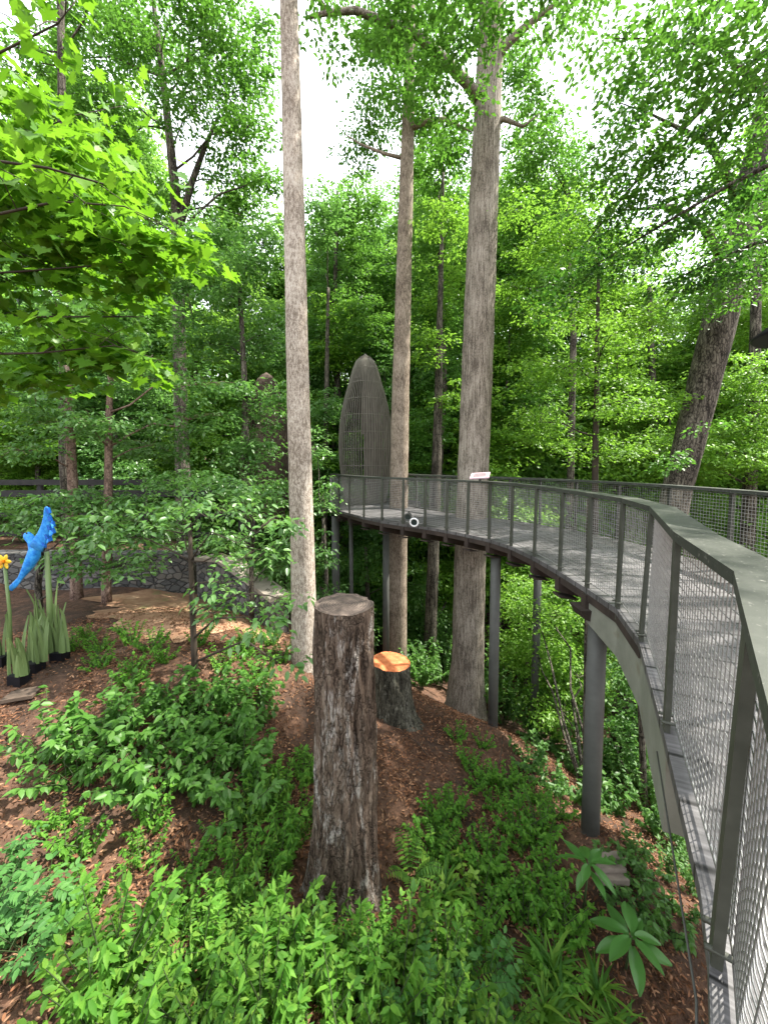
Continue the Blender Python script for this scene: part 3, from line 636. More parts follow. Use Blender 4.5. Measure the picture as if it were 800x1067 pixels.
# ------------------------------------------------------------------ sign and floodlights on the walkway
def sign():
    c = W(500, 496.5, 6.95); th = thing('information_panel', (c[0], c[1], RH), 'small pale pink information panel tilted on the walkway handrail', 'sign')
    u = np.array((.17, -.03, .012)); v = np.array((.05, .13, .045)); nn = np.cross(u, v); nn /= np.linalg.norm(nn)
    m = MB(); m.box(c + (0, 0, .015), u, v, nn * .012); m.build('face', M['sign_pink'], th)
    m = MB(); m.box(c + (0, 0, -.06), u * .1, np.array((.01, .02, 0)), (0, 0, .06)); m.build('stand', M['post_paint'], th)
    m = MB()
    for k in range(5): m.box(c + (0, 0, .015) + nn * .0145 + v * (.62 - .3 * k) + u * (-.05 * (k % 2)), u * (.7 - .05 * (k % 2)), v * .06, nn * .001)
    m.build('text_block', M['post_paint'], th)
sign()
def floodlight(px, py, Y, r, white, label):
    c = W(px, py, Y); th = thing('floodlight', c, label, 'floodlight', 'floodlights clamped to the walkway edge')
    d = np.array((-.25, -1, -.12)); d /= np.linalg.norm(d)
    m = MB(); m.tube([c + d * -.16, c + d * -.12, c + d * -.02, c + d * .02], [r * .35, r * .8, r, r], 20); m.build('housing', M['black'], th)
    ring = MB(); ux = np.cross(d, (0, 0, 1)); ux /= np.linalg.norm(ux); uz = np.cross(ux, d)
    ring.tube([c + d * .025 + r * .92 * (math.cos(a) * ux + math.sin(a) * uz) for a in np.linspace(0, 2 * math.pi, 25)], r * .2, 8, cap=False)
    ring.build('rim', M['white'] if white else M['column'], th)
    m = MB(); m.tube([c + d * .021, c + d * .024], r * .8, 20); m.build('lens', M['glass'], th)
    m = MB(); m.tube([c + d * -.1, c + d * -.12 + (0, .12, .08)], .015, 6); m.build('clamp', M['post_paint'], th)
floodlight(431.5, 544, 8.15, .095, True, 'round floodlight with a white rim on the walkway edge')
floodlight(425, 538.5, 8.35, .085, False, 'dark rimmed floodlight just left of the white rimmed one')

# ------------------------------------------------------------------ stumps
def stump(name, label, px, base_py, top_py, Y, r_top, r_bot, flare, mats, tilt=(0, 0), ridge=.05, roots=((0, 1),), seed=0, rim=.03):
    b = W(px, base_py, Y); b[2] = gz(b[0], b[1]) - .12
    t = W(px, top_py, Y); H = t[2] - b[2]; g = np.random.default_rng(seed)
    th = thing(name, (b[0], b[1], b[2] + .12), label, 'stump'); NA, NH = 260, 110
    ph = g.uniform(0, 6.28, 12)
    ang = np.linspace(0, 2 * math.pi, NA, False); V = []
    def vnoise(ka, kh):                                  # bark ridges: value noise, long in height
        q = g.random((ka, kh + 2))
        def f(a, h):
            x = a / (2 * math.pi) * ka; y = h * kh; i, j = int(x), int(y); u, v = x - i, y - j; u = u * u * (3 - 2 * u); v = v * v * (3 - 2 * v)
            return (q[i % ka, j] * (1 - u) + q[(i + 1) % ka, j] * u) * (1 - v) + (q[i % ka, j + 1] * (1 - u) + q[(i + 1) % ka, j + 1] * u) * v - .5
        return f
    n1, n2, n3 = vnoise(26, 5), vnoise(60, 12), vnoise(110, 40)
    for i in range(NH + 1):
        h = i / NH
        for a in ang:
            r = r_bot * (1 - h) + r_top * h
            rd = sum(math.sin(k * a + ph[j] + 1.6 * math.sin(h * 2.2 + ph[j + 3])) / k ** .55 for j, k in enumerate((5, 9, 14, 23, 37, 51)))
            r *= 1 + ridge * .32 * rd * (1 - .75 * h ** 3) + .02 * math.sin(2 * a + ph[10])
            aw = (a + .12 * math.sin(h * 5 + ph[7])) % (2 * math.pi)
            r += (.050 * n1(aw, h) + .030 * n2(aw, h) + .014 * n3(aw, h)) * (1 - .6 * h ** 12)
            fl = 0
            for (ra, st) in roots: fl += st * max(0, math.cos((a - ra) / 1)) ** 6
            r += (flare * (.35 + fl)) * math.exp(-h * H / .30)
            V.append((b[0] + r * math.cos(a), b[1] + r * math.sin(a), b[2] + h * H + tilt[0] * h ** 8 * r * math.cos(a) + tilt[1] * h ** 8 * r * math.sin(a) + (.006 * math.sin(3 * a + ph[5]) + .003 * math.sin(11 * a) if i == NH else 0)))
    F = [(i * NA + k, i * NA + (k + 1) % NA, (i + 1) * NA + (k + 1) % NA, (i + 1) * NA + k) for i in range(NH) for k in range(NA)]
    m = MB(); m.add(V, F, 0, True); m.build('bark', M[mats[0]], th)
    # cut face slightly sunk inside the bark rim
    top = V[-NA:]; cz = b[2] + H; VV = []; 
    for f_, dz in ((1, -.001), (1 - rim * 2, -.004), (1 - rim * 4, -.022), (1 - rim * 6, -.004), (.3, -.003)):
        for (x, y, z) in top: VV.append((( x - b[0]) * f_, (y - b[1]) * f_, (z - cz) * f_ + dz))
    VV.append((0, 0, -.003)); n = NA
    F = [(i * n + k, i * n + (k + 1) % n, (i + 1) * n + (k + 1) % n, (i + 1) * n + k) for i in range(4) for k in range(n)] + [(4 * n + k, 4 * n + (k + 1) % n, 5 * n) for k in range(n)]
    mm = MB(); mm.add(VV, F, 0, True); o = mm.build('cut_face', M[mats[1]]); o.location = (b[0], b[1], cz); o.parent = th; o.matrix_parent_inverse = Matrix.Translation(th.location).inverted()
    return th
stump('tree_stump', 'tall weathered grey brown stump standing in front of the walkway', 360, 930, 629, 3.4, .272, .295, .19, ('bark_stump', 'cut_old'), ridge=.03, roots=((math.pi * 1.15, 1.5), (-.6, .5), (1.6, .7), (-1.9, .4)), seed=3)
stump('tree_stump', 'short flared stump with fresh orange cut top behind the tall one', 407, 745, 689, 6.6, .345, .31, .20, ('bark_moss', 'cut_fresh'), tilt=(-.06, 0), ridge=.045, roots=((-.9, 1.0), (math.pi * 1.2, .8), (1.5, .6), (-.2, .9)), seed=8, rim=.015)

# ------------------------------------------------------------------ far left: stone wall, fence, house, lamp
def stone_wall():
    a, b, c = W(-60, 612, 10.5), W(205, 612, 10.5), W(292, 655, 7.6)
    th = thing('stone_wall', (b[0], b[1], gz(b[0], b[1])), 'low stacked grey stone wall with a pale sloping cap behind the path', 'wall')
    m = MB(); m2 = MB()
    tops = [W(-60, 578, 10.5)[2], W(210, 578, 10.5)[2]]
    for (p, q, z0, z1) in ((a, b, tops[0], tops[1]),):
        d = (q - p)[:2] / np.linalg.norm((q - p)[:2]); n = np.array((-d[1], d[0])) * .22
        lo = [gz(*p[:2]) - .4, gz(*q[:2]) - .4]
        m.hexa([(*(p[:2] - n), lo[0]), (*(q[:2] - n), lo[1]), (*(q[:2] + n), lo[1]), (*(p[:2] + n), lo[0]), (*(p[:2] - n), z0), (*(q[:2] - n), z1), (*(q[:2] + n), z1), (*(p[:2] + n), z0)])
        n2 = n * 1.2; m.hexa([(*(p[:2] - n2), z0 + .004), (*(q[:2] - n2), z1 + .004), (*(q[:2] + n2), z1 + .004), (*(p[:2] + n2), z0 + .004), (*(p[:2] - n2), z0 + .08), (*(q[:2] - n2), z1 + .08), (*(q[:2] + n2), z1 + .08), (*(p[:2] + n2), z0 + .08)])
    P = [W(212, 580, 10.3), W(235, 582, 9.6), W(262, 600, 8.8), W(292, 622, 7.9)]
    for p, q in zip(P[:-1], P[1:]):
        d = (q - p)[:2] / np.linalg.norm((q - p)[:2]); n = np.array((-d[1], d[0])) * .2; n2 = n * 1.25
        lo = [gz(*p[:2]) - .5, gz(*q[:2]) - .5]
        m.hexa([(*(p[:2] - n), lo[0]), (*(q[:2] - n), lo[1]), (*(q[:2] + n), lo[1]), (*(p[:2] + n), lo[0]), (*(p[:2] - n), p[2] - .06), (*(q[:2] - n), q[2] - .06), (*(q[:2] + n), q[2] - .06), (*(p[:2] + n), p[2] - .06)])
        m2.hexa([(*(p[:2] - n2), p[2] - .055), (*(q[:2] - n2), q[2] - .055), (*(q[:2] + n2), q[2] - .055), (*(p[:2] + n2), p[2] - .055), (*(p[:2] - n2), p[2] + .03), (*(q[:2] - n2), q[2] + .03), (*(q[:2] + n2), q[2] + .03), (*(p[:2] + n2), p[2] + .03)])
    m.build('stone_face', M['stone'], th); m2.build('cap', M['cap_stone'], th)
stone_wall()
def timber_fence():
    Y = 12.5; xs = [W(p, 500, Y)[0] for p in (-60, -10, 42, 95, 150, 205, 250)]
    th = thing('timber_fence', (xs[3], Y, gz(xs[3], Y)), 'dark horizontal rail fence behind the stone wall', 'fence')
    for x in xs:
        m = MB(); z0 = gz(x, Y) - .2; z1 = W(0, 499, Y)[2]; m.box((x, Y, (z0 + z1) / 2), (.06, 0, 0), (0, .06, 0), (0, 0, (z1 - z0) / 2)); m.build('post', M['fence_dark'], th)
    for py, h in ((502.5, .09), (514, .11), (536, .06), (556, .06)):
        z = W(0, py, Y)[2]; m = MB(); m.box(((xs[0] + xs[-1]) / 2, Y - .085, z), ((xs[-1] - xs[0]) / 2, 0, 0), (0, .022, 0), (0, 0, h)); m.build('rail', M['fence_dark'], th)
timber_fence()
def house():
    Y = 24; x0, x1 = W(-160, 0, Y)[0], W(104, 0, Y)[0]; zt = W(0, 385, Y)[2]; zb = gz(-20, 25) - 1
    th = thing('house', ((x0 + x1) / 2, Y + 3, zb + 1), 'pale pinkish house just visible through the leaves', 'house')
    m = MB(); m.box(((x0 + x1) / 2, Y + 3, (zb + zt) / 2), ((x1 - x0) / 2, 0, 0), (0, 3, 0), (0, 0, (zt - zb) / 2)); m.build('wall', M['house_wall'], th)
    m = MB(); e = .5; m.add([(x0 - e, Y - e, zt + .01), (x1 + e, Y - e, zt + .01), (x1 + e, Y + 6 + e, zt + .01), (x0 - e, Y + 6 + e, zt + .01), (x0 - e, Y + 3, zt + 2.2), (x1 + e, Y + 3, zt + 2.2)], [(0, 1, 5, 4), (2, 3, 4, 5), (1, 2, 5), (3, 0, 4), (3, 2, 1, 0)]); m.build('roof', M['roof'], th)
    for px, py, w, h in ((92, 488, .55, .55), (10, 435, .6, .9), (-40, 435, .6, .9), (55, 435, .5, .8)):
        c = W(px, py, Y - .03); m = MB()
        for sx, sz, a, b_ in ((0, 1, w, .09), (0, -1, w, .09), (1, 0, .09, h + .09), (-1, 0, .09, h + .09)): m.box(c + (sx * w, sx * sx * -.012, sz * h), (a if sx == 0 else .09, 0, 0), (0, .035, 0), (0, 0, b_))
        wn = m.build('window', M['white'], th)
        g = MB(); g.box(c + (0, .015, 0), (w - .1, 0, 0), (0, .01, 0), (0, 0, h - .1)); o = g.build('pane', M['glass']); o.parent = wn; o.matrix_parent_inverse = Matrix.Translation(th.location).inverted()
        o.matrix_parent_inverse = Matrix()
        wn_w = Matrix.Translation(th.location) @ wn.matrix_parent_inverse
        o.matrix_parent_inverse = wn_w.inverted()
house()

# ------------------------------------------------------------------ bird and flower sculptures
def loft(mb, secs, sides=14, mat=0):
    """secs: (centre, axis u half vector, axis v half vector)"""
    V = []; n = len(secs)
    for c, u, v in secs:
        c, u, v = map(lambda q: np.array(q, float), (c, u, v))
        for k in range(sides): a = 2 * math.pi * k / sides; V.append(c + u * math.cos(a) + v * math.sin(a))
    F = [(i * sides + k, i * sides + (k + 1) % sides, (i + 1) * sides + (k + 1) % sides, (i + 1) * sides + k) for i in range(n - 1) for k in range(sides)]
    F += [tuple(range(sides))[::-1], tuple((n - 1) * sides + k for k in range(sides))]
    mb.add(V, F, mat, True)
def bird():
    Y = 5.6; s = Y / FPX
    base = W(48, 690, Y); th = thing('bird_sculpture', (base[0], base[1], gz(base[0], base[1])), 'bright blue bird sculpture with one wing raised on a pale green stem', 'sculpture')
    X, Z, F_ = np.array((1., 0, 0)), np.array((0, 0, 1.)), np.array((0, 1., 0))
    b = MB(); spine = [(26.5, 557, 1.8), (28, 557, 3.5), (30.5, 559.5, 4.3), (33.5, 564.5, 3.7), (36.5, 571, 5.0), (35.5, 579, 6.0), (31, 588, 5.2), (26, 596, 3.6), (21, 603, 2.6), (16, 609, 3.2), (11, 614, 3.0)]
    secs = []
    for i, (px, py, r) in enumerate(spine):
        p = W(px, py, Y); q = W(*spine[min(i + 1, len(spine) - 1)][:2], Y) - W(*spine[max(i - 1, 0)][:2], Y); q /= np.linalg.norm(q)
        nn = np.cross(q, F_); flat = 1.0 if i < 8 else .35
        secs.append((p, nn * r * s, F_ * r * s * flat))
    loft(b, secs, 14); b.build('body', M['blue'], th)
    b = MB(); hp = W(27, 556.5, Y); tip = W(22.5, 558.5, Y); d = tip - hp; loft(b, [(hp, Z * 2.0 * s, F_ * 2.0 * s), (hp + d * .6, Z * 1.1 * s, F_ * 1.1 * s), (tip, Z * .2 * s, F_ * .2 * s)], 8); b.build('beak', M['black'], th)
    b = MB(); e = W(28.5, 555.5, Y - .055); b.tube([e, e + (0, -.012, 0)], .012, 10); b.build('eye', M['black'], th)
    for side, pts, dy in ((-1, [(38, 572, 7.5), (41, 565, 6.8), (45, 557, 5.6), (48, 548, 4.8), (49.5, 539, 4.0), (49, 531, 2.6), (48.5, 528, 1.0)], -.06), (1, [(37, 573, 6.0), (42, 567, 5.5), (49, 560, 4.8), (53, 552, 4.0), (54, 545, 2.5), (54, 541, 1.0)], .16)):
        b = MB(); secs = []
        for i, (px, py, r) in enumerate(pts):
            p = W(px, py, Y + dy * (1 + .5 * i)); q = W(*pts[min(i + 1, len(pts) - 1)][:2], Y) - W(*pts[max(i - 1, 0)][:2], Y); q /= np.linalg.norm(q)
            nn = np.cross(q, F_); secs.append((p, nn * r * s, F_ * .018))
        loft(b, secs, 12); w = b.build('wing', M['blue'], th)
        for i in range(1, len(pts) - 1):                  # flight feather rows along the trailing edge
            px, py, r = pts[i]; p = W(px + r * .75, py + 1.2, Y + dy * (1 + .5 * i)); b = MB(); b.box(p, X * 1.1 * s + Z * .5 * s, F_ * .020, Z * 2.9 * s - X * .8 * s)
            o = b.build('feather', M['blue_dark']); o.parent = w; o.matrix_parent_inverse = (Matrix.Translation(th.location) @ w.matrix_parent_inverse).inverted()
    b = MB(); p = W(49, 575, Y + .1); g = gz(p[0], Y + .1) - .1; b.tube([(p[0], Y + .1, g), (p[0], Y + .1, (g + p[2]) / 2), p], [.045, .04, .03], 10); b.build('stem', M['blade'], th)
bird()
def blade_mesh(mb, p, h, w, yaw, lean):
    V = []; n = 7; c, s_ = math.cos(yaw), math.sin(yaw)
    for i in range(n):
        t = i / (n - 1); ww = w * (1 - t ** 2.2) + .004; off = lean * t * t * h
        for sx in (-1, 1): V.append((p[0] + c * sx * ww - s_ * off, p[1] + s_ * sx * ww + c * off, p[2] + t * h))
        V.append((p[0] - s_ * (off - .02), p[1] + c * (off - .02), p[2] + t * h))
    F = []
    for i in range(n - 1): a = 3 * i; F += [(a, a + 2, a + 5, a + 3), (a + 2, a + 1, a + 4, a + 5), (a + 1, a, a + 3, a + 4)]
    mb.add(V, F, 0, False)
def blades(px, Y, n, hmax, spread, label, base_py=686):
    p = W(px, base_py, Y); g = gz(p[0], Y); th = thing('leaf_sculpture', (p[0], Y, g), label, 'sculpture', 'green blade leaf sculptures around the blue bird')
    m = MB(); m.box((p[0], Y, g + .05), (.09, 0, 0), (0, .09, 0), (0, 0, .1)); m.build('pot', M['black'], th)
    for k in range(n):
        m = MB(); a = rng.uniform(0, 6.28); d = rng.uniform(.02, spread)
        blade_mesh(m, (p[0] + d * math.cos(a), Y + d * math.sin(a) * .6, g + .14), hmax * rng.uniform(.45, .85), rng.uniform(.020, .042), rng.uniform(-.5, .5), rng.uniform(-.25, .25)); m.build('blade', M['blade'], th)
blades(63, 5.7, 14, .95, .16, 'stiff green blade leaves in a black box right of the blue bird')
blades(36, 5.4, 14, .9, .18, 'olive blade leaves in a black box below the blue bird')
blades(20, 5.1, 12, .75, .18, 'broad green blade leaves left of the blue bird, nearest the path', 694)
blades(2, 5.5, 12, .85, .16, 'yellowish blade leaves under the yellow flower')
blades(50, 6.2, 12, 1.1, .18, 'tallest green blade leaves behind the blue bird')
def flower():
    Y = 5.5; c = W(5, 585, Y); g = gz(c[0], Y); th = thing('flower_sculpture', (c[0], Y, g), 'yellow daffodil sculpture on a tall green stalk', 'sculpture')
    m = MB(); m.tube([(c[0] - .02, Y + .03, g), (c[0] - .01, Y + .04, (g + c[2]) / 2), c], .022, 8); m.build('stalk', M['blade'], th)
    for k in range(6):
        a = k * math.pi / 3; d = np.array((math.cos(a), -.15, math.sin(a))); e = np.array((-math.sin(a), 0, math.cos(a)))
        m = MB(); loft(m, [(c, e * .02, (0, .012, 0)), (c + d * .05, e * .036, (0, .012, 0)), (c + d * .10, e * .026, (0, .01, 0)), (c + d * .125, e * .004, (0, .004, 0))], 8); m.build('petal', M['yellow'], th)
    m = MB(); m.tube([c + (0, .0, 0), c + (0, -.06, 0), c + (0, -.10, -.01)], [.025, .032, .046], 14); m.build('trumpet', M['orange'], th)
flower()

# ------------------------------------------------------------------ small things on the ground
def flat_slab():
    p = G(24, 728); th = thing('paving_slab', p, 'flat square brown slab lying on the left bank', 'slab')
    m = MB(); a = R(20); u = np.array((math.cos(a), math.sin(a), 0)) * .17; v = np.array((-math.sin(a), math.cos(a), -.1)) * .15
    n = np.cross(u, v); n /= np.linalg.norm(n); m.box(p + (0, 0, .05), u, v, n * .02); m.build('slab', M['pod_brown'], th)
flat_slab()
for k, (px, py) in enumerate(((632, 898), (634, 911), (637, 924))):
    p = G(px, py); m = MB(); m.box(p + (0, 0, .06), (.15, 0, 0), (0, .055, -.02), (0, 0, .03)); o = m.build('step_board', M['step'])
    tag(o, ['highest of three weathered timber step boards by the grey column', 'middle one of three weathered timber step boards by the grey column', 'lowest of three weathered timber step boards by the grey column'][k], 'step board', 'timber step boards on the slope')
def lamp_hood():
    tip = W(776, 343, 2.2); th = None
    cx = tip[0] + .50; cy = 2.2; zt = tip[2] + .27
    th = thing('path_lamp', (cx, cy, 0), 'black conical lamp hood poking in beside the leaning trunk', 'lamp')
    m = MB(); m.tube([(cx, cy, tip[2] - .012), (cx, cy, tip[2]), (cx, cy, zt)], [.33, .34, .03], 40); m.build('hood', M['black'], th)
    m = MB(); m.tube([(cx, cy, 0), (cx, cy, tip[2] - .02)], .03, 12); m.build('pole', M['black'], th)
lamp_hood()

# ================================================================== TREES
tree('tall_tree', 'tall straight pale trunk rising at left of the tall stump', [(318, 700, 27), (316, 600, 25), (311, 420, 23), (306, 200, 20), (301, 0, 17), (297, -200, 14), (294, -420, 10)], 6.5,
     [(290, -560, 160, 70, 0), (200, -500, 90, 60, 1), (380, -520, 110, 60, -1)], leaf=.16, cov=.5, bm='bark_pale', sides=28, flare=1.35, rs=.7, wob=.02)
tree('tall_tree', 'slim tall brown trunk behind the walkway, middle of three tall trunks', [(414, 690, 20), (414, 600, 20), (417, 420, 18), (423, 200, 14), (427, 60, 10), (428, -80, 7)], 12,
     [(392, 120, 32, 30), (412, 60, 45, 40), (372, 150, 22, 22), (400, 10, 50, 35), (430, 100, 30, 30), (452, 135, 28, 16), (480, 130, 25, 14), (440, 30, 40, 35)], leaf=.13, cov=.75, limbs=False, bm='bark_mid', sides=24, rs=.5, wob=.03,
     extra_limbs=[[(423, 135, 12, 7), (440, 128, 11.8, 6), (462, 124, 11.4, 4), (480, 132, 11, 2.5), (492, 138, 11, 1)], [(420, 165, 12, 4), (400, 160, 12, 3), (375, 150, 12.2, 2), (360, 140, 12.2, .8)]])
tree('tall_tree', 'thickest tall ridged trunk standing behind the walkway with spreading limbs', [(484, 748, 40), (487, 690, 34), (490, 560, 32), (497, 380, 31), (504, 200, 28), (511, 40, 24), (514, -60, 20), (516, -250, 16)], 9.8,
     [(450, 40, 50, 40, -2), (480, 10, 50, 35, -2), (400, 10, 50, 25, -2.5), (345, 35, 22, 18, -2.5), (540, 15, 45, 25, -2), (420, 75, 35, 25, -1), (470, 85, 40, 25, -1.5), (330, 25, 22, 20, -3), (590, 0, 40, 25, -2), (505, -90, 180, 60, -1), (560, 110, 30, 25, 0)], leaf=.125, cov=.62, lm='leaf_mid', bm='bark_ridged', sides=28, flare=1.45, rs=.4, wob=.03, limbs=False,
     extra_limbs=[[(500, 105, 9.8, 12), (485, 85, 9.4, 10), (455, 55, 8.8, 9), (430, 32, 8.3, 8), (400, 22, 7.9, 7), (370, 11, 7.6, 6), (342, 13, 7.4, 5), (322, 18, 7.3, 3)], [(342, 13, 7.4, 4), (330, -5, 7.3, 3), (322, -20, 7.2, 2)],
                  [(511, 70, 9.8, 12), (525, 48, 9.6, 10), (545, 30, 9.4, 7), (570, 10, 9.2, 5), (600, -10, 9, 1.5)], [(510, 130, 9.8, 8), (525, 124, 9.6, 5), (545, 132, 9.4, 3), (562, 118, 9.3, 1)]])
tree('leaning_tree', 'thick dark trunk leaning right beyond the outer handrail', [(655, 740, 30), (676, 640, 28), (705, 510, 26), (733, 400, 28), (750, 330, 29), (775, 220, 22), (800, 100, 16), (820, 0, 12)], 8.6,
     [(720, 200, 60, 35, -2.5), (660, 150, 55, 28, -3), (770, 110, 60, 45, -3), (630, 215, 50, 22, -2.5), (715, 60, 70, 40, -3.5), (690, 250, 55, 25, -2), (775, 260, 40, 35, -2), (790, 30, 60, 50, -4), (640, 10, 60, 26, -3), (585, 280, 40, 16, -2.5), (740, 300, 45, 22, -1), (650, 90, 30, 22, -3), (765, 300, 35, 24, -1.5), (790, 210, 30, 40, -1), (700, 480, 26, 12, -1), (740, 440, 16, 10, -1)],
     leaf=.095, lm='leaf_mid', bm='bark_dark', cov=.75, sides=22, rs=.42, slant=(.45, -.1), flare=1.3, per=50, limbs=False,
     extra_limbs=[[(762, 290, 8.6, 10), (735, 240, 8, 7), (700, 215, 7.2, 5), (640, 220, 6.6, .8)], [(775, 220, 8.6, 9), (740, 150, 7.6, 6), (680, 120, 6.6, 2), (640, 105, 6.2, .6)], [(800, 100, 8.6, 8), (750, 50, 7, 5), (690, 40, 6, 2), (640, 40, 5.7, .6)]])
ov = []
for line in ([(840, 20, 5.0), (760, 90, 5.4), (690, 160, 5.9), (630, 230, 6.4), (575, 300, 6.9)], [(850, 150, 4.8), (760, 195, 5.3), (680, 240, 5.9), (610, 285, 6.5), (560, 318, 7.0)], [(830, -60, 5.2), (740, 10, 5.6), (670, 80, 6.2), (630, 150, 6.8)], [(850, 240, 5.2), (790, 255, 5.6), (730, 275, 6.2), (680, 300, 6.8)]):
    for a_, b_ in zip(line[:-1], line[1:]):
        for t_ in (0.0, .5): ov.append((a_[0] + (b_[0] - a_[0]) * t_, a_[1] + (b_[1] - a_[1]) * t_ + 8, 36, 15, a_[2] + (b_[2] - a_[2]) * t_ - 4.6))
tree('overhanging_tree', 'tree out of frame at right whose long dark boughs droop in across the upper right', [(1180, 700, 34), (1185, 400, 30), (1190, 100, 24), (1195, -200, 14)], 4.6, ov, leaf=.085, lm='leaf_shade', bm='bark_dark', cov=.55, dapple_blobs=[((6.2, 3.4, 8.2), (1.5, 1.3, .9), 800), ((4.9, 2.0, 7.4), (1.2, 1.2, .7), 550), ((7.4, 4.8, 9.5), (1.6, 1.3, 1.0), 800), ((3.6, .8, 6.6), (1.1, 1.0, .6), 320), ((6.4, 1.4, 9.4), (1.3, 1.3, .8), 500), ((8.6, 2.8, 9.6), (1.5, 1.5, 1), 600), ((4.4, 3.6, 8.6), (1.0, .8, .7), 250), ((3.0, 2.2, 8.8), (1.1, .8, .6), 200)], rs=.3, slant=(.55, -.15), per=34, limbs=False, droop=.45,
     extra_limbs=[[(1188, 250, 4.6, 14), (1000, 0, 4.8, 10), (840, 20, 5.0, 7), (760, 85, 5.4, 5), (690, 155, 5.9, 4), (600, 265, 6.6, .8)], [(1188, 330, 4.6, 12), (1000, 150, 4.7, 9), (850, 148, 4.8, 6), (760, 192, 5.3, 4), (610, 282, 6.5, .8)], [(1188, 150, 4.6, 12), (1000, -120, 5.0, 9), (830, -60, 5.2, 6), (740, 8, 5.6, 4), (650, 110, 6.5, .8)], [(1188, 380, 4.6, 10), (950, 240, 5.0, 7), (790, 252, 5.6, 4), (690, 296, 6.7, .8)]])
# --- big leaved maple reaching in from the left, close to the camera
def maple():
    th = thing('maple_tree', (-5.2, 2.6, gz(-5.2, 2.6)), 'bright yellow green broad leaved maple reaching in from the left edge', 'tree')
    g = gz(-5.2, 2.6) - .2; b = MB(); b.tube([(-5.2, 2.6, g), (-5.15, 2.6, 1.5), (-5.25, 2.7, 4.5), (-5.1, 2.8, 7)], [.14, .12, .09, .04], 14)
    L = Leaves()
    br = [[(-260, 330, 2.6), (-100, 290, 2.7), (20, 283, 2.8), (120, 275, 2.9), (205, 255, 3.0)], [(-260, 300, 2.6), (-120, 200, 2.9), (0, 150, 3.0), (80, 120, 3.1), (130, 110, 3.2)], [(-260, 380, 2.6), (-100, 370, 2.7), (40, 368, 2.8), (120, 360, 2.9), (175, 378, 3.0)],
          [(-260, 330, 2.6), (-80, 240, 2.4), (60, 210, 2.5), (130, 215, 2.6), (165, 235, 2.7)], [(-260, 320, 2.6), (-100, 120, 2.5), (-10, 60, 2.4), (60, 25, 2.3), (80, 0, 2.3)], [(-260, 300, 2.6), (-60, 160, 2.3), (50, 175, 2.3), (120, 195, 2.4)],
          [(-260, 340, 2.6), (-90, 330, 2.9), (60, 330, 3.0), (150, 330, 3.1)]]
    for q in br:
        P = [W(*a) for a in q]; b.tube([np.array((-5.2, 2.65, P[0][2] - .5))] + P, [.03, .018, .011, .007, .0045, .002][:len(P) + 1], 7)
        for i in range(1, len(P) - 1):
            seg = 9
            for k in range(seg):
                t = (k + rng.random()) / seg; c = P[i] * (1 - t) + P[i + 1] * t
                off = np.array((rng.normal(0, .16), rng.normal(0, .24), rng.normal(0, .10))); tip = c + off
                if k % 3 == 0: b.tube([c, c + off * .5 + (0, 0, .02), tip], [.004, .003, .0015], 4, cap=False)
                n = 3
                L.add(TM, tip + rng.normal(0, .06, (n, 3)), rng.uniform(.065, .115, n), np.full(n, math.atan2(off[1], off[0])) + rng.normal(0, .9, n), rng.normal(.5, .35, n), rng.normal(0, .4, n))
    for (px, py, rx, ry, Y, n) in ((30, 120, 50, 26, 3.1, 120), (60, 155, 60, 20, 3.0, 150), (30, 200, 70, 22, 2.9, 170), (105, 195, 45, 18, 3.0, 110), (80, 235, 70, 18, 3.0, 170), (150, 250, 45, 13, 3.0, 90), (195, 262, 38, 10, 3.0, 60), (50, 275, 70, 16, 3.1, 150), (130, 292, 48, 12, 3.1, 80),
              (40, 318, 60, 12, 3.2, 80), (70, 362, 75, 14, 3.1, 150), (140, 378, 40, 10, 3.1, 60), (30, 392, 45, 12, 3.2, 80), (70, 10, 14, 10, 2.8, 14), (-60, 200, 70, 120, 3.0, 320), (-40, 380, 60, 30, 3.0, 90)):
        sprays(L, W(px, py, Y), (pxr(rx, Y), .4, pxr(ry, Y)), int(n * 1.6), .105, .2, TM, 14, .42, (-.1, .1), .12)
    b.build('trunk', M['twig'], th); L.build('crown', M['leaf_maple'], th)
maple()
# --- slender dark sapling on the path edge
tree('sapling', 'slender dark stemmed sapling with a flat leafy top beside the path', [(203, 690, 7), (201, 640, 6), (199, 585, 5), (198, 545, 4)], 5.4,
     [(150, 545, 50, 18, .2), (235, 530, 50, 18, 0), (280, 545, 35, 16, -.3), (120, 560, 35, 14, .3), (195, 525, 50, 16, .5), (240, 610, 35, 10, -.4), (275, 650, 28, 16, -.8), (255, 580, 35, 12, -.2), (225, 640, 30, 10, -.5), (295, 625, 22, 12, -.8), (290, 690, 20, 12, -1)],
     leaf=.115, lm='leaf_blue', bm='twig', cov=.75, rs=.28, tmpl=TO, per=16, dome=1.0, sides=8, flare=1.0, droop=.35)
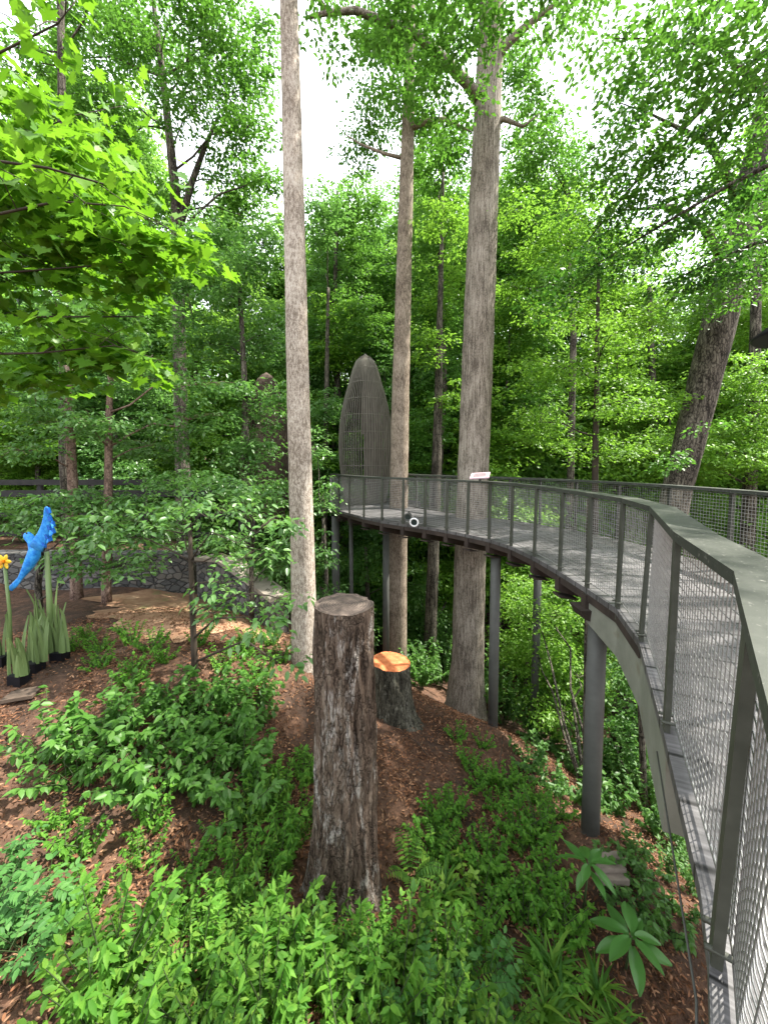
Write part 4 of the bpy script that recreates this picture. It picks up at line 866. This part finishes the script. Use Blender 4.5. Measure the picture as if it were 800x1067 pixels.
# --- left side background
tree('forest_tree', 'tall dark crowned tree left of the pale trunk with bare angled limbs', [(190, 480, 14), (186, 300, 11), (183, 200, 9), (170, 80, 6), (160, 0, 4)], 14,
     [(150, 50, 50, 45), (225, 40, 40, 45), (95, 95, 40, 40), (205, 110, 45, 35), (250, 100, 30, 40), (130, 150, 45, 30), (245, 190, 35, 35), (110, 20, 50, 30), (190, 10, 50, 30), (270, 60, 22, 40), (180, 215, 40, 25), (262, 130, 26, 32), (272, 185, 20, 26), (255, 225, 30, 24), (70, 60, 30, 30)], leaf=.15, lm='leaf_mid', cov=.95, rs=.55,
     extra_limbs=[[(184, 250, 14, 7), (200, 190, 14, 6), (215, 150, 14, 4), (228, 120, 14, 2)]])
tree('forest_tree', 'thin dark trunk at the top left corner among sparse leaves', [(67, 470, 9), (66, 200, 7), (64, 40, 6), (63, -60, 5)], 11, [(20, 50, 35, 30), (110, -10, 40, 25), (30, -30, 60, 35), (10, 120, 40, 40), (45, 80, 25, 20)], leaf=.13, cov=.55, lm='leaf_mid')
tree('forest_tree', 'pinkish brown trunk nearest the stone wall, left one of a pair', [(80, 612, 11), (77, 520, 9), (73, 440, 8), (72, 380, 6)], 9.3, [(35, 405, 55, 28), (105, 345, 45, 28), (15, 340, 35, 28), (60, 440, 45, 20), (20, 470, 35, 16), (60, 300, 60, 30)], leaf=.12, lm='leaf_blue', bm='bark_pink', cov=1.0, rs=.4, tmpl=TO, per=28)
tree('forest_tree', 'slimmer pinkish trunk of a pair, right one, in layered pale leaves', [(111, 616, 9), (113, 520, 8), (114, 430, 6), (118, 330, 4)], 9.0, [(150, 395, 55, 20), (195, 435, 50, 20), (125, 325, 45, 25), (95, 440, 40, 16), (160, 465, 50, 18), (215, 400, 35, 20)], leaf=.12, lm='leaf_blue', bm='bark_pink', cov=1.0, rs=.4, tmpl=TO, per=28)
tree('forest_tree', 'light layered tree immediately left of the pale tall trunk', [(258, 520, 8), (255, 400, 6), (250, 300, 4)], 10.5, [(240, 285, 45, 32), (272, 350, 28, 30), (215, 360, 45, 26), (265, 430, 32, 20), (190, 300, 40, 35), (215, 250, 40, 30), (250, 475, 35, 16), (275, 250, 20, 30), (285, 410, 22, 16, -.5), (262, 460, 30, 14, -.6), (280, 500, 24, 14, -.5), (248, 405, 22, 14, -.4)], leaf=.12, lm='leaf_blue', cov=1.1, rs=.42, tmpl=TO, per=30)
tree('forest_tree', 'leafy tree between the pale trunk and the grey pod', [(338, 560, 6), (340, 420, 5), (342, 300, 3)], 17, [(335, 225, 28, 35), (342, 290, 26, 35), (336, 360, 18, 35), (338, 430, 16, 35), (335, 480, 16, 25)], leaf=.15, lm='leaf_blue', cov=1.1)
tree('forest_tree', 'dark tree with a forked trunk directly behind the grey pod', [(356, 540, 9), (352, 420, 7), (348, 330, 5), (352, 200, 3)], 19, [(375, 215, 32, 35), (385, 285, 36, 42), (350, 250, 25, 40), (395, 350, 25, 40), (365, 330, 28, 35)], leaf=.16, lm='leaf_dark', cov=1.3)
tree('forest_tree', 'deep green tree filling the gap between the two right tall trunks', [(452, 560, 10), (462, 400, 8), (458, 250, 5)], 16, [(455, 190, 40, 30), (455, 255, 42, 42), (450, 330, 36, 40), (470, 400, 30, 40), (445, 450, 28, 35), (465, 150, 35, 22)], leaf=.15, lm='leaf_mid', cov=1.3)
tree('forest_tree', 'tall mid green tree right of the thickest trunk', [(592, 600, 8), (597, 350, 6), (590, 200, 4)], 16, [(555, 155, 36, 40), (590, 190, 40, 36), (550, 240, 34, 45), (540, 330, 32, 45), (600, 270, 45, 40), (545, 420, 32, 45), (535, 80, 26, 30)], leaf=.15, lm='leaf_mid', cov=1.15)
tree('young_tree', 'thin dark stemmed young tree with level bright sprays behind the walkway', [(614, 700, 8), (619, 560, 7), (620, 470, 6), (622, 350, 4), (624, 230, 2)], 9.5,
     [(600, 225, 50, 20), (645, 265, 50, 20), (570, 262, 40, 18), (600, 320, 55, 20), (655, 340, 45, 20), (585, 385, 55, 20), (655, 420, 50, 20), (560, 440, 35, 20), (620, 465, 50, 16), (540, 215, 20, 12), (530, 300, 18, 14)], leaf=.10, lm='leaf_bright', bm='twig', cov=1.15, rs=.4, per=36, wob=.02)
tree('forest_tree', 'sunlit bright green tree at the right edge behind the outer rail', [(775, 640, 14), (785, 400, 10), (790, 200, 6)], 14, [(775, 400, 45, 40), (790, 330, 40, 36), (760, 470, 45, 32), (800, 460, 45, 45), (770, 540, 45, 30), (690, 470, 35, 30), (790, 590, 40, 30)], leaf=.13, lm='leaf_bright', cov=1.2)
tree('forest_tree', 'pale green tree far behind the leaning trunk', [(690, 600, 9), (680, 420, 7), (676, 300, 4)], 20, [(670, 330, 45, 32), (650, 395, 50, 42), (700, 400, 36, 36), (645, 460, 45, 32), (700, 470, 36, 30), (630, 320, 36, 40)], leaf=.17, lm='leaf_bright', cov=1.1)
# --- below and behind the deck
tree('ravine_tree', 'dark bare trunk seen under the deck between the two right trunks', [(446, 730, 15), (449, 640, 13), (452, 560, 12), (456, 440, 9), (458, 330, 6), (462, 180, 2)], 13.5, [(460, 300, 26, 30), (470, 230, 30, 30), (445, 360, 22, 26), (470, 410, 20, 20), (470, 620, 22, 30, 2), (440, 610, 22, 22, 3), (455, 520, 25, 20, 2)], leaf=.13, lm='leaf_bright', cov=.8)
tree('ravine_tree', 'slim dark trunk tight beside the near grey column', [(611, 800, 9), (612, 700, 8), (613, 600, 7), (614, 520, 5)], 6.2, [(575, 640, 30, 22, 3), (560, 680, 35, 22, 3.5), (600, 700, 35, 25, 3), (585, 740, 40, 22, 2.5), (545, 640, 22, 30, 4)], leaf=.10, lm='leaf_bright', bm='bark_dark', cov=1.3, rs=.4)
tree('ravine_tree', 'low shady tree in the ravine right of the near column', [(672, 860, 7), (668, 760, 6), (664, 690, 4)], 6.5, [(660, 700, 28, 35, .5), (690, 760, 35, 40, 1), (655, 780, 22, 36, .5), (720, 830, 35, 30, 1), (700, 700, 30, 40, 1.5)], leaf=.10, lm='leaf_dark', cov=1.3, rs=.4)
tree('ravine_tree', 'bushy bright tree low beyond the slim column', [(545, 760, 7), (550, 690, 6), (555, 620, 4)], 12, [(550, 620, 30, 30), (600, 620, 40, 36), (560, 680, 40, 30), (610, 680, 36, 36), (590, 740, 36, 26), (645, 620, 22, 30)], leaf=.13, lm='leaf_bright', cov=1.2)
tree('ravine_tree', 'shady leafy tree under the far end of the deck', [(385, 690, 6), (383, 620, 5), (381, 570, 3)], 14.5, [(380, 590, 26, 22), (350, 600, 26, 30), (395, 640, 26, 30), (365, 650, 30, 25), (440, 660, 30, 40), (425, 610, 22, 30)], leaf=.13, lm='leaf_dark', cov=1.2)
# --- understorey on the left behind the sapling
tree('understorey_tree', 'broad leaved low tree spreading over the stone wall at far left', [(40, 610, 6), (45, 560, 5), (50, 525, 4)], 8.3, [(30, 525, 40, 14), (90, 520, 45, 14), (140, 525, 40, 14), (60, 545, 45, 14), (110, 560, 40, 14), (15, 545, 30, 12), (130, 590, 40, 12), (70, 585, 40, 12), (170, 560, 35, 12)], leaf=.13, lm='leaf_blue', cov=1.3, rs=.35, tmpl=TO, per=22)
tree('understorey_tree', 'shady low tree between the sapling and the pale trunk', [(262, 650, 6), (262, 590, 5), (265, 540, 3)], 8.0, [(265, 520, 38, 16), (230, 505, 40, 16), (285, 580, 26, 20), (245, 560, 34, 14), (290, 620, 22, 18), (180, 500, 40, 14), (300, 560, 18, 20)], leaf=.12, lm='leaf_blue', cov=1.3, rs=.35, tmpl=TO, per=22)
tree('understorey_tree', 'leafy low tree right beside the pale trunk below the pod', [(342, 690, 5), (340, 600, 4), (337, 540, 3)], 9.5, [(335, 520, 16, 24), (335, 570, 14, 24), (340, 620, 14, 20), (325, 465, 14, 22)], leaf=.11, lm='leaf_blue', cov=.9, rs=.3, tmpl=TO, per=22)

# forest trees closing off the view: one of each kind, then copies
def forest_tree(seed, H, lm):
    g = np.random.default_rng(seed); th = thing('forest_tree', (0, 0, 0), 'x', 'tree'); b = MB(); L = Leaves(); r = H * .011
    P = [np.array((g.normal(0, .15) * (k > 0), g.normal(0, .15) * (k > 0), H * k / 7 - .3)) for k in range(8)]
    b.tube(P, [r * (1 - .12 * k) for k in range(8)], 9, wob=.05)
    for k in range(30):
        t = g.uniform(.10, 1.0); a = g.uniform(0, 6.28); ln = H * .24 * (1.1 - .7 * t) * g.uniform(.5, 1.1); s0 = np.array((0, 0, H * t * .93)); e = s0 + (math.cos(a) * ln, math.sin(a) * ln, .18 * ln)
        b.tube([s0, (s0 + e) / 2 + (0, 0, .1), e], [.045, .03, .012], 5, cap=False)
        sprays(L, s0 * .35 + e * .65, (ln * .55 + .3, ln * .55 + .3, .75), 1500, .17, .62, TD, 50)
    sprays(L, (0, 0, H), (1.4, 1.4, 1.3), 1500, .17, .6, TD, 50)
    b.build('trunk', M['bark_dark'], th); L.build('crown', M[lm], th); return th
FT = [forest_tree(51, 14, 'leaf_far'), forest_tree(52, 14, 'leaf_bright'), forest_tree(53, 14, 'leaf_far'), forest_tree(54, 14, 'leaf_blue')]
used = set()
def put_tree(k, px, Y, top_py, label, group):
    x = ray(px, 480)[0] / ray(px, 480)[1] * Y; z = gz(x, Y); H = W(px, top_py, Y)[2] - z; sc = H / 15.0; src = FT[k]
    if k in used:
        r = src.copy(); C.objects.link(r)
        for ch in src.children:
            c = ch.copy(); C.objects.link(c); c.parent = r; c.matrix_parent_inverse = Matrix()
    else:
        used.add(k); r = src
        for ch in src.children: ch.matrix_parent_inverse = Matrix()
    r.location = (x, Y, z); r.rotation_euler = (0, 0, rng.uniform(0, 6.28)); w = sc ** .6 * rng.uniform(.9, 1.15); r.scale = (w, w, sc)
    r['label'] = label; r['group'] = group
for k, px, Y, tp in ((0, 20, 19, 150), (2, 95, 21, 60), (0, 150, 24, 90), (1, 205, 20, 220), (2, 250, 23, 190), (3, 120, 17, 250), (1, 40, 16, 330), (3, -20, 20, 60), (0, -70, 17, 150)):
    put_tree(k, px, Y, tp, 'background forest tree in the wood behind the stone wall and dark fence', 'forest trees behind the stone wall')
for k, px, Y, tp in ((2, 300, 25, 215), (0, 335, 22, 235), (2, 372, 26, 205), (3, 400, 24, 215), (2, 432, 21, 230), (0, 470, 24, 190), (2, 500, 22, 170), (3, 315, 19, 320), (2, 440, 27, 150), (1, 522, 17.5, 300), (3, 462, 18, 330), (1, 350, 18.5, 310), (3, 400, 18, 360), (1, 432, 18, 400), (1, 505, 16.5, 400)):
    put_tree(k, px, Y, tp, 'background forest tree in the wood between the tall pale trunks', 'forest trees between the tall trunks')
for k, px, Y, tp in ((0, 545, 21, 150), (3, 580, 24, 170), (1, 620, 22, 240), (1, 655, 26, 250), (0, 690, 23, 330), (1, 730, 20, 250), (1, 770, 24, 130), (0, 815, 19, 90), (1, 640, 18, 340), (1, 860, 17, 60), (1, 700, 17, 400)):
    put_tree(k, px, Y, tp, 'background forest tree in the bright wood beyond the walkway at right', 'forest trees beyond the walkway')
# far wood that reads as one mass
def far_wood():
    L = Leaves(); n = 420000
    a = rng.uniform(R(-64), R(64), n); d = 25 + 27 * rng.random(n) ** 1.3; x = d * np.sin(a); y = d * np.cos(a)
    top = 13.5 + 1.8 * np.sin(a * 9) + 1.3 * np.sin(a * 23 + 1) + 6 * np.clip(np.abs(a + .10) - .25, 0, .6)
    g = ground(x, y); z = g + (top - g) * rng.random(n) ** .9 * (d / 38)
    f = np.sin(x * .9 + 2) * np.sin(z * .8 + y * .3) + np.sin(x * .35 + z * .5); k = f > -.9
    P = np.stack([x, y, z], 1)[k]; n = len(P)
    L.add(TD, P, rng.uniform(.22, .46, n), rng.uniform(0, 6.28, n), rng.normal(.4, .4, n), rng.normal(0, .5, n))
    b = MB()
    for k in range(60):
        aa = rng.uniform(R(-60), R(60)); dd = rng.uniform(27, 45); xx, yy = dd * math.sin(aa), dd * math.cos(aa); zz = gz(xx, yy) - .3; r = rng.uniform(.1, .25)
        b.tube([(xx, yy, zz), (xx + rng.normal(0, .3), yy, zz + 8), (xx + rng.normal(0, .6), yy, zz + 15)], [r, r * .8, r * .4], 7)
    o = bpy.data.objects.new('far_woods', L.mesh('far_woods', [M['leaf_far'], M['bark_dark']], b)); C.objects.link(o); o['kind'] = 'stuff'; o['label'] = 'mass of distant woodland closing off the view'
far_wood()

# ================================================================== LEAF LITTER
def litter():
    n = 150000; L = Leaves()
    r = 9.5 * rng.random(n) ** .75; a = rng.uniform(R(-62), R(62), n); x = r * np.sin(a); y = r * np.cos(a) + .6
    f = np.sin(x * 3.1 + 1.2) * np.sin(y * 2.7) + .6 * np.sin(x * 7 + y * 5)
    k = rng.random(n) < np.clip(.55 + .4 * f, .25, 1); x, y = x[k], y[k]; n = len(x)
    P = np.stack([x, y, ground(x, y) + rng.uniform(.005, .045, n)], 1)
    L.add(TL, P, rng.uniform(.02, .065, n), rng.uniform(0, 6.28, n), rng.normal(0, .3, n), rng.normal(0, .5, n))
    o = L.build('leaf_litter', M['litter']); o['kind'] = 'stuff'; o['label'] = 'brown fallen leaves and mulch scattered over the bank'
litter()

# ================================================================== UNDERGROWTH
def shrub_mesh(name, mat, nst=11, h=.5, leaf=.085, tmpl=TL, seed=1, per=15, side=.55, spread=.30, pinnate=False):
    g = np.random.default_rng(seed); L = Leaves(); b = MB()
    for s_ in range(nst):
        a = g.uniform(0, 6.28); hh = h * g.uniform(.55, 1.1); ln = spread * g.uniform(.4, 1.2)
        p0 = np.array((g.normal(0, .04), g.normal(0, .04), -.05)); p3 = np.array((math.cos(a) * ln, math.sin(a) * ln, hh)); p1 = p0 * .6 + p3 * .4 + (0, 0, .12 * hh); 
        b.tube([p0, p1, p3], [.006, .005, .0025], 4, cap=False)
        for k in range(per):
            t = .25 + .75 * (k + g.random()) / per; c = (p0 * (1 - t) ** 2 + 2 * t * (1 - t) * p1 + t * t * p3)
            if pinnate and k % 3 == 0:
                aa = a + g.normal(0, 1.0); d = np.array((math.cos(aa), math.sin(aa), g.uniform(-.1, .35))); ll = g.uniform(.16, .30)
                e = c + d * ll; b.tube([c, (c + e) / 2 + (0, 0, .02), e], [.003, .0025, .0015], 4, cap=False)
                for q in range(5):
                    tt = .35 + .65 * q / 4; pp = c + d * ll * tt + (0, 0, .02 * (1 - tt))
                    for sd in ((-1, 1) if q < 4 else (0,)):
                        L.add(tmpl, pp[None], np.array([leaf * g.uniform(.8, 1.15)]), np.array([aa + sd * side * 1.9 + g.normal(0, .12)]), np.array([.15 + g.normal(0, .15)]), np.array([g.normal(0, .2)]))
            elif not pinnate:
                n = 2; aa = np.array((a + side * 1.6, a - side * 1.6)) + g.normal(0, .7, 2)
                L.add(tmpl, np.repeat(c[None], n, 0), leaf * g.uniform(.7, 1.25, n), aa, .25 + g.normal(0, .35, n), g.normal(0, .3, n))
        L.add(tmpl, np.repeat(p3[None], 3, 0), leaf * g.uniform(.8, 1.3, 3), a + g.normal(0, .9, 3), -.1 + g.normal(0, .35, 3), g.normal(0, .3, 3))
    return L.mesh(name, [mat, M['stem']], b)
shrubA = [shrub_mesh('bushy_shrub', M['leaf_low' if s in (3, 16) else 'leaf_under'], nn_, hh_, ll_, tt_, s, pp_) for s, nn_, hh_, ll_, tt_, pp_ in ((1, 14, .42, .066, TL, 17), (2, 16, .34, .055, TL, 17), (3, 11, .55, .072, TL, 17), (4, 15, .38, .058, TO, 15), (16, 9, .5, .08, TL, 13))]
shrubS = [shrub_mesh('low_shrub', M['leaf_low'], 13, .28, .045, TO, s, 16, spread=.24) for s in (5, 6, 7)]
shrubP = [shrub_mesh('compound_leaf_plant', M['leaf_glaucous'], 7, .5, .085, TO, s, 12, pinnate=True, spread=.26) for s in (8, 9, 10)]
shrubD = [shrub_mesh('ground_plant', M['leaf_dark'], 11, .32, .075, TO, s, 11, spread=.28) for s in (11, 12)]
shrubL = [shrub_mesh('sprawling_shrub', M['leaf_mid'], 12, .55, .10, TO, s, 12, spread=.5) for s in (13, 14, 15)]
def grass_mesh(seed):
    g = np.random.default_rng(seed); L = Leaves(); n = 46
    L.add(TS, np.stack([g.normal(0, .03, n), g.normal(0, .03, n), np.zeros(n)], 1), g.uniform(.25, .5, n), g.uniform(0, 6.28, n), -.75 + g.normal(0, .22, n), g.normal(0, .2, n))
    return L.mesh('grass_tuft', [M['leaf_under']])
def fern_mesh(seed):
    g = np.random.default_rng(seed); L = Leaves(); b = MB()
    for k in range(10):
        a = g.uniform(0, 6.28); ln = g.uniform(.28, .42); pr = None
        for q in range(12):
            t = q / 11; p = np.array((math.cos(a) * ln * t, math.sin(a) * ln * t, .26 * math.sin(t * 2.1)))
            w = .075 * math.sin(math.pi * (t * .85 + .15)) + .012
            for sd in (-1, 1): L.add(TL, p[None], np.array([w]), np.array([a + sd * 1.25]), np.array([.1]), np.array([0.]))
            if pr is not None: b.tube([pr, p], .002, 3, cap=False)
            pr = p
    return L.mesh('fern', [M['leaf_under'], M['stem']], b)
grassM = [grass_mesh(s) for s in (21, 22)]; fernM = [fern_mesh(s) for s in (31, 32)]
placed = []
def plant(me, name, p, sc, label, cat, group):
    o = bpy.data.objects.new(name, me); C.objects.link(o); o.location = (p[0], p[1], p[2] - .02); o.rotation_euler = (rng.normal(0, .06), rng.normal(0, .06), rng.uniform(0, 6.28)); o.scale = (sc, sc, sc * rng.uniform(.85, 1.15))
    tag(o, label, cat, group); return o
def inpoly(x, y, poly):
    c = False; j = len(poly) - 1
    for i in range(len(poly)):
        if (poly[i][1] > y) != (poly[j][1] > y) and x < (poly[j][0] - poly[i][0]) * (y - poly[i][1]) / (poly[j][1] - poly[i][1]) + poly[i][0]: c = not c
        j = i
    return c
def scatter(poly, n, meshes, name, label, cat, group, dmin=.2, sc=(.75, 1.15)):
    xs = [p[0] for p in poly]; ys = [p[1] for p in poly]; k = 0; tries = 0; mine = []
    while k < n and tries < n * 40:
        tries += 1; x, y = rng.uniform(min(xs), max(xs)), rng.uniform(min(ys), max(ys))
        if not inpoly(x, y, poly): continue
        p = G(x, y, 16)
        if p[1] > 15 or any((p[0] - q[0]) ** 2 + (p[1] - q[1]) ** 2 < dmin ** 2 for q in mine): continue
        if (p[0] + .38) ** 2 + (p[1] - 3.3) ** 2 < .50 ** 2: continue
        mine.append(p); plant(meshes[k % len(meshes)], name, p, rng.uniform(*sc), label, cat, group); k += 1
scatter([(110, 1000), (200, 950), (300, 965), (420, 1000), (540, 1010), (560, 1200), (60, 1200)], 54, shrubA, 'bushy_shrub', 'bright bushy shrub in the dense belt along the bottom of the picture', 'shrub', 'bright shrubs along the bottom', .16, (.6, 1.2))
scatter([(262, 830), (322, 800), (318, 940), (240, 950)], 16, shrubA, 'bushy_shrub', 'bright bushy shrub crowding the left foot of the tall stump', 'shrub', 'shrubs at the left foot of the tall stump', .15, (.6, .9))
scatter([(320, 985), (400, 975), (420, 1010), (310, 1010)], 5, shrubA, 'bushy_shrub', 'bright bushy shrub growing right in front of the tall stump', 'shrub', 'shrubs in front of the tall stump', .15, (.6, .85))
scatter([(30, 790), (150, 740), (265, 735), (255, 850), (110, 850)], 22, shrubL, 'sprawling_shrub', 'loose sprawling green shrub on the brown left bank', 'shrub', 'sprawling shrubs on the left bank', .3, (.7, 1.1))
scatter([(60, 860), (240, 860), (230, 960), (20, 960)], 9, shrubS, 'low_shrub', 'small leafy shrub in the shaded hollow of the left bank', 'shrub', 'low shrubs in the left hollow', .22)
scatter([(-20, 850), (60, 880), (60, 1000), (-20, 1020)], 4, shrubP, 'compound_leaf_plant', 'pale compound leaved plant at the left edge of the bank', 'plant', 'compound leaved plants at left', .25, (.6, .85))
scatter([(450, 1040), (520, 1030), (540, 1110), (420, 1110)], 5, shrubP, 'compound_leaf_plant', 'pale compound leaved plant below the tall stump at the bottom edge', 'plant', 'compound leaved plants below the stump', .2, (.6, .9))
scatter([(430, 850), (485, 840), (480, 900), (440, 905)], 6, shrubS, 'low_shrub', 'small green shrub on the brown slope right of the tall stump', 'shrub', 'small shrubs right of the tall stump', .18, (.8, 1.2))
scatter([(505, 870), (575, 860), (610, 985), (560, 1040), (490, 960)], 14, shrubS, 'low_shrub', 'dense low shrub covering the slope left of the near column', 'shrub', 'low shrubs left of the near column', .15, (.8, 1.3))
scatter([(440, 768), (500, 770), (590, 860), (560, 880), (490, 830)], 13, shrubS, 'low_shrub', 'low shrub along the crest below the walkway', 'shrub', 'low shrubs along the crest', .22, (.8, 1.3))
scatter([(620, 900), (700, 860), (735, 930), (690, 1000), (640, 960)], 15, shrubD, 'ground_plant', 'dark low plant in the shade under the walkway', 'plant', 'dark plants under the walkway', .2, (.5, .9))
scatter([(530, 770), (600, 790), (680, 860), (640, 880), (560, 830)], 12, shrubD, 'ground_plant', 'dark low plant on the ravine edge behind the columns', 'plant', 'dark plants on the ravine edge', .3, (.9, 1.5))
scatter([(40, 660), (300, 668), (300, 720), (130, 715)], 16, shrubS, 'low_shrub', 'small shrub on the mulch at the path edge', 'shrub', 'small shrubs at the path edge', .35, (.8, 1.3))
scatter([(545, 1010), (630, 1010), (640, 1090), (560, 1090)], 5, grassM, 'grass_tuft', 'arching green grass tuft at the bottom right of the slope', 'grass tuft', 'grass tufts at the bottom right', .18)
plant(grassM[0], 'grass_tuft', G(462, 940), 1.0, 'single arching grass tuft right of the tall stump', 'grass tuft', None)
plant(fernM[0], 'fern', G(428, 915), 1.0, 'bright fern close to the right foot of the tall stump', 'fern', None)
plant(fernM[1], 'fern', G(455, 905), .9, 'smaller fern between the grass tuft and the stump', 'fern', None)
plant(shrub_mesh('lime_plant', M['leaf_lime'], 8, .25, .07, TO, 41, 9), 'lime_plant', G(487, 945), 1.0, 'small lime yellow plant right of the grass tuft', 'plant', None)
def big_leaf_plant(px, py, Yb, label, n, size, h):
    p = G(px, py); th = thing('magnolia_seedling', p, label, 'plant'); b = MB(); top = p + np.array((.03, -.03, h)); b.tube([p - (0, 0, .05), (p + top) / 2 + (.01, 0, 0), top], [.012, .01, .007], 8); b.build('stem', M['stem'], th)
    T = T_ovate(.40); v, f = T; xs = np.linspace(0, 1, 9); VV = []; FF = []
    for x in xs:
        w = .21 * math.sin(math.pi * min(1, x * .92 + .05)) ** .8 * (1 - .1 * x); z = .10 * x - .28 * x * x
        VV += [(x, -w, z + .05), (x, -w * .5, z + .03), (x, 0, z), (x, w * .5, z + .03), (x, w, z + .05)]
    for i in range(8):
        for k in range(4): a = 5 * i + k; FF.append((a, a + 5, a + 6, a + 1))
    for k in range(n):
        L = Leaves(); yaw = 2 * math.pi * k / n * 1.0 + rng.normal(0, .15); lv = k % 2
        L.add((np.array(VV), FF), (top - np.array((0, 0, .06 * lv)) + np.array((math.cos(yaw), math.sin(yaw), 0)) * .03)[None], np.array([size * rng.uniform(.75, 1.1)]), np.array([yaw]), np.array([rng.uniform(-.25, .3)]), np.array([rng.normal(0, .2)]))
        o = L.build('leaf', M['leaf_magnolia'], th); o.data.polygons.foreach_set('use_smooth', [True] * len(o.data.polygons))
big_leaf_plant(606, 952, 0, 'upper big leaved glossy seedling beside the step boards', 9, .27, .58)
big_leaf_plant(650, 1015, 0, 'lower big leaved glossy seedling with a wide leaf whorl', 10, .30, .38)

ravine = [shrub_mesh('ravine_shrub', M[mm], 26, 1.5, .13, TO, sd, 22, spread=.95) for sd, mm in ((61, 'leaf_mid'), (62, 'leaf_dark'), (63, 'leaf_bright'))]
def ravine_row(rows, label, group):
    for k, px, Y, sc in rows:
        d = ray(px, 480); x = d[0] / d[1] * Y; plant(ravine[k], 'ravine_shrub', (x, Y, gz(x, Y)), sc, label, 'shrub', group)
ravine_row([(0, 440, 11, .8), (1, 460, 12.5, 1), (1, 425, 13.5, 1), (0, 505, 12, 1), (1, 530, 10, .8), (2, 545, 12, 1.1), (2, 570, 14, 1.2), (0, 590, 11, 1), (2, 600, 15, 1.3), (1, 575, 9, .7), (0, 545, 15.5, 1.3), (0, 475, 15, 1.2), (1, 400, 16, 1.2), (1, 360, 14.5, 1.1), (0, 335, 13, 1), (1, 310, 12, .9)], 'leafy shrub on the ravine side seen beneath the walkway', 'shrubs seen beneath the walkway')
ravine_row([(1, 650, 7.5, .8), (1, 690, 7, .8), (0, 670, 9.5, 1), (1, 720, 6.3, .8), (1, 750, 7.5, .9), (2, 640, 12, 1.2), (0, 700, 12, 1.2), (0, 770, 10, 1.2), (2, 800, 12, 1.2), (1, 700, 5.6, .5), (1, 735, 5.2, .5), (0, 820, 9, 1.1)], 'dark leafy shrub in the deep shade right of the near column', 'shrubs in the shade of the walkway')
ravine_row([(0, 20, 13.5, 1), (1, 70, 14.5, 1.1), (0, 120, 13.8, 1), (1, 170, 15, 1.1), (0, 215, 14, 1), (1, 250, 12, .9), (1, 290, 11, .8), (0, 275, 13.5, 1), (0, -30, 14, 1.1)], 'leafy shrub growing behind the dark rail fence', 'shrubs behind the dark fence')

def dead_stem(px, py, ln, a, label):
    p = G(px, py); m = MB(); d = np.array((math.cos(a), math.sin(a), 0)) * ln; q = p + d; q[2] = gz(q[0], q[1]) + .05
    m.tube([p + (0, 0, .04), (p + q) / 2 + (.02, .01, .07), q], [.010, .008, .003], 6); mid = (p + q) / 2 + (.02, .01, .07); m.tube([mid, mid + d * .25 + (.05, .06, .05)], [.006, .002], 5, cap=False)
    tag(m.build('fallen_twig', M['twig']), label, 'twig')
dead_stem(445, 790, .5, 2.4, 'fallen forked twig on the brown slope right of the tall stump')
dead_stem(250, 745, .6, .5, 'fallen forked twig on the mulch left of the tall stump')
dead_stem(520, 800, .7, 1.2, 'fallen forked twig among low shrubs below the slim column')
for k, (px, py, sc) in enumerate(((150, 1040, .9), (285, 1000, .8), (370, 1050, .9), (480, 1050, .8), (235, 985, .8))):
    plant(fernM[k % 2], 'fern', G(px, py), sc, 'fern growing among the bright shrubs along the bottom of the picture', 'fern', 'ferns among the bottom shrubs')
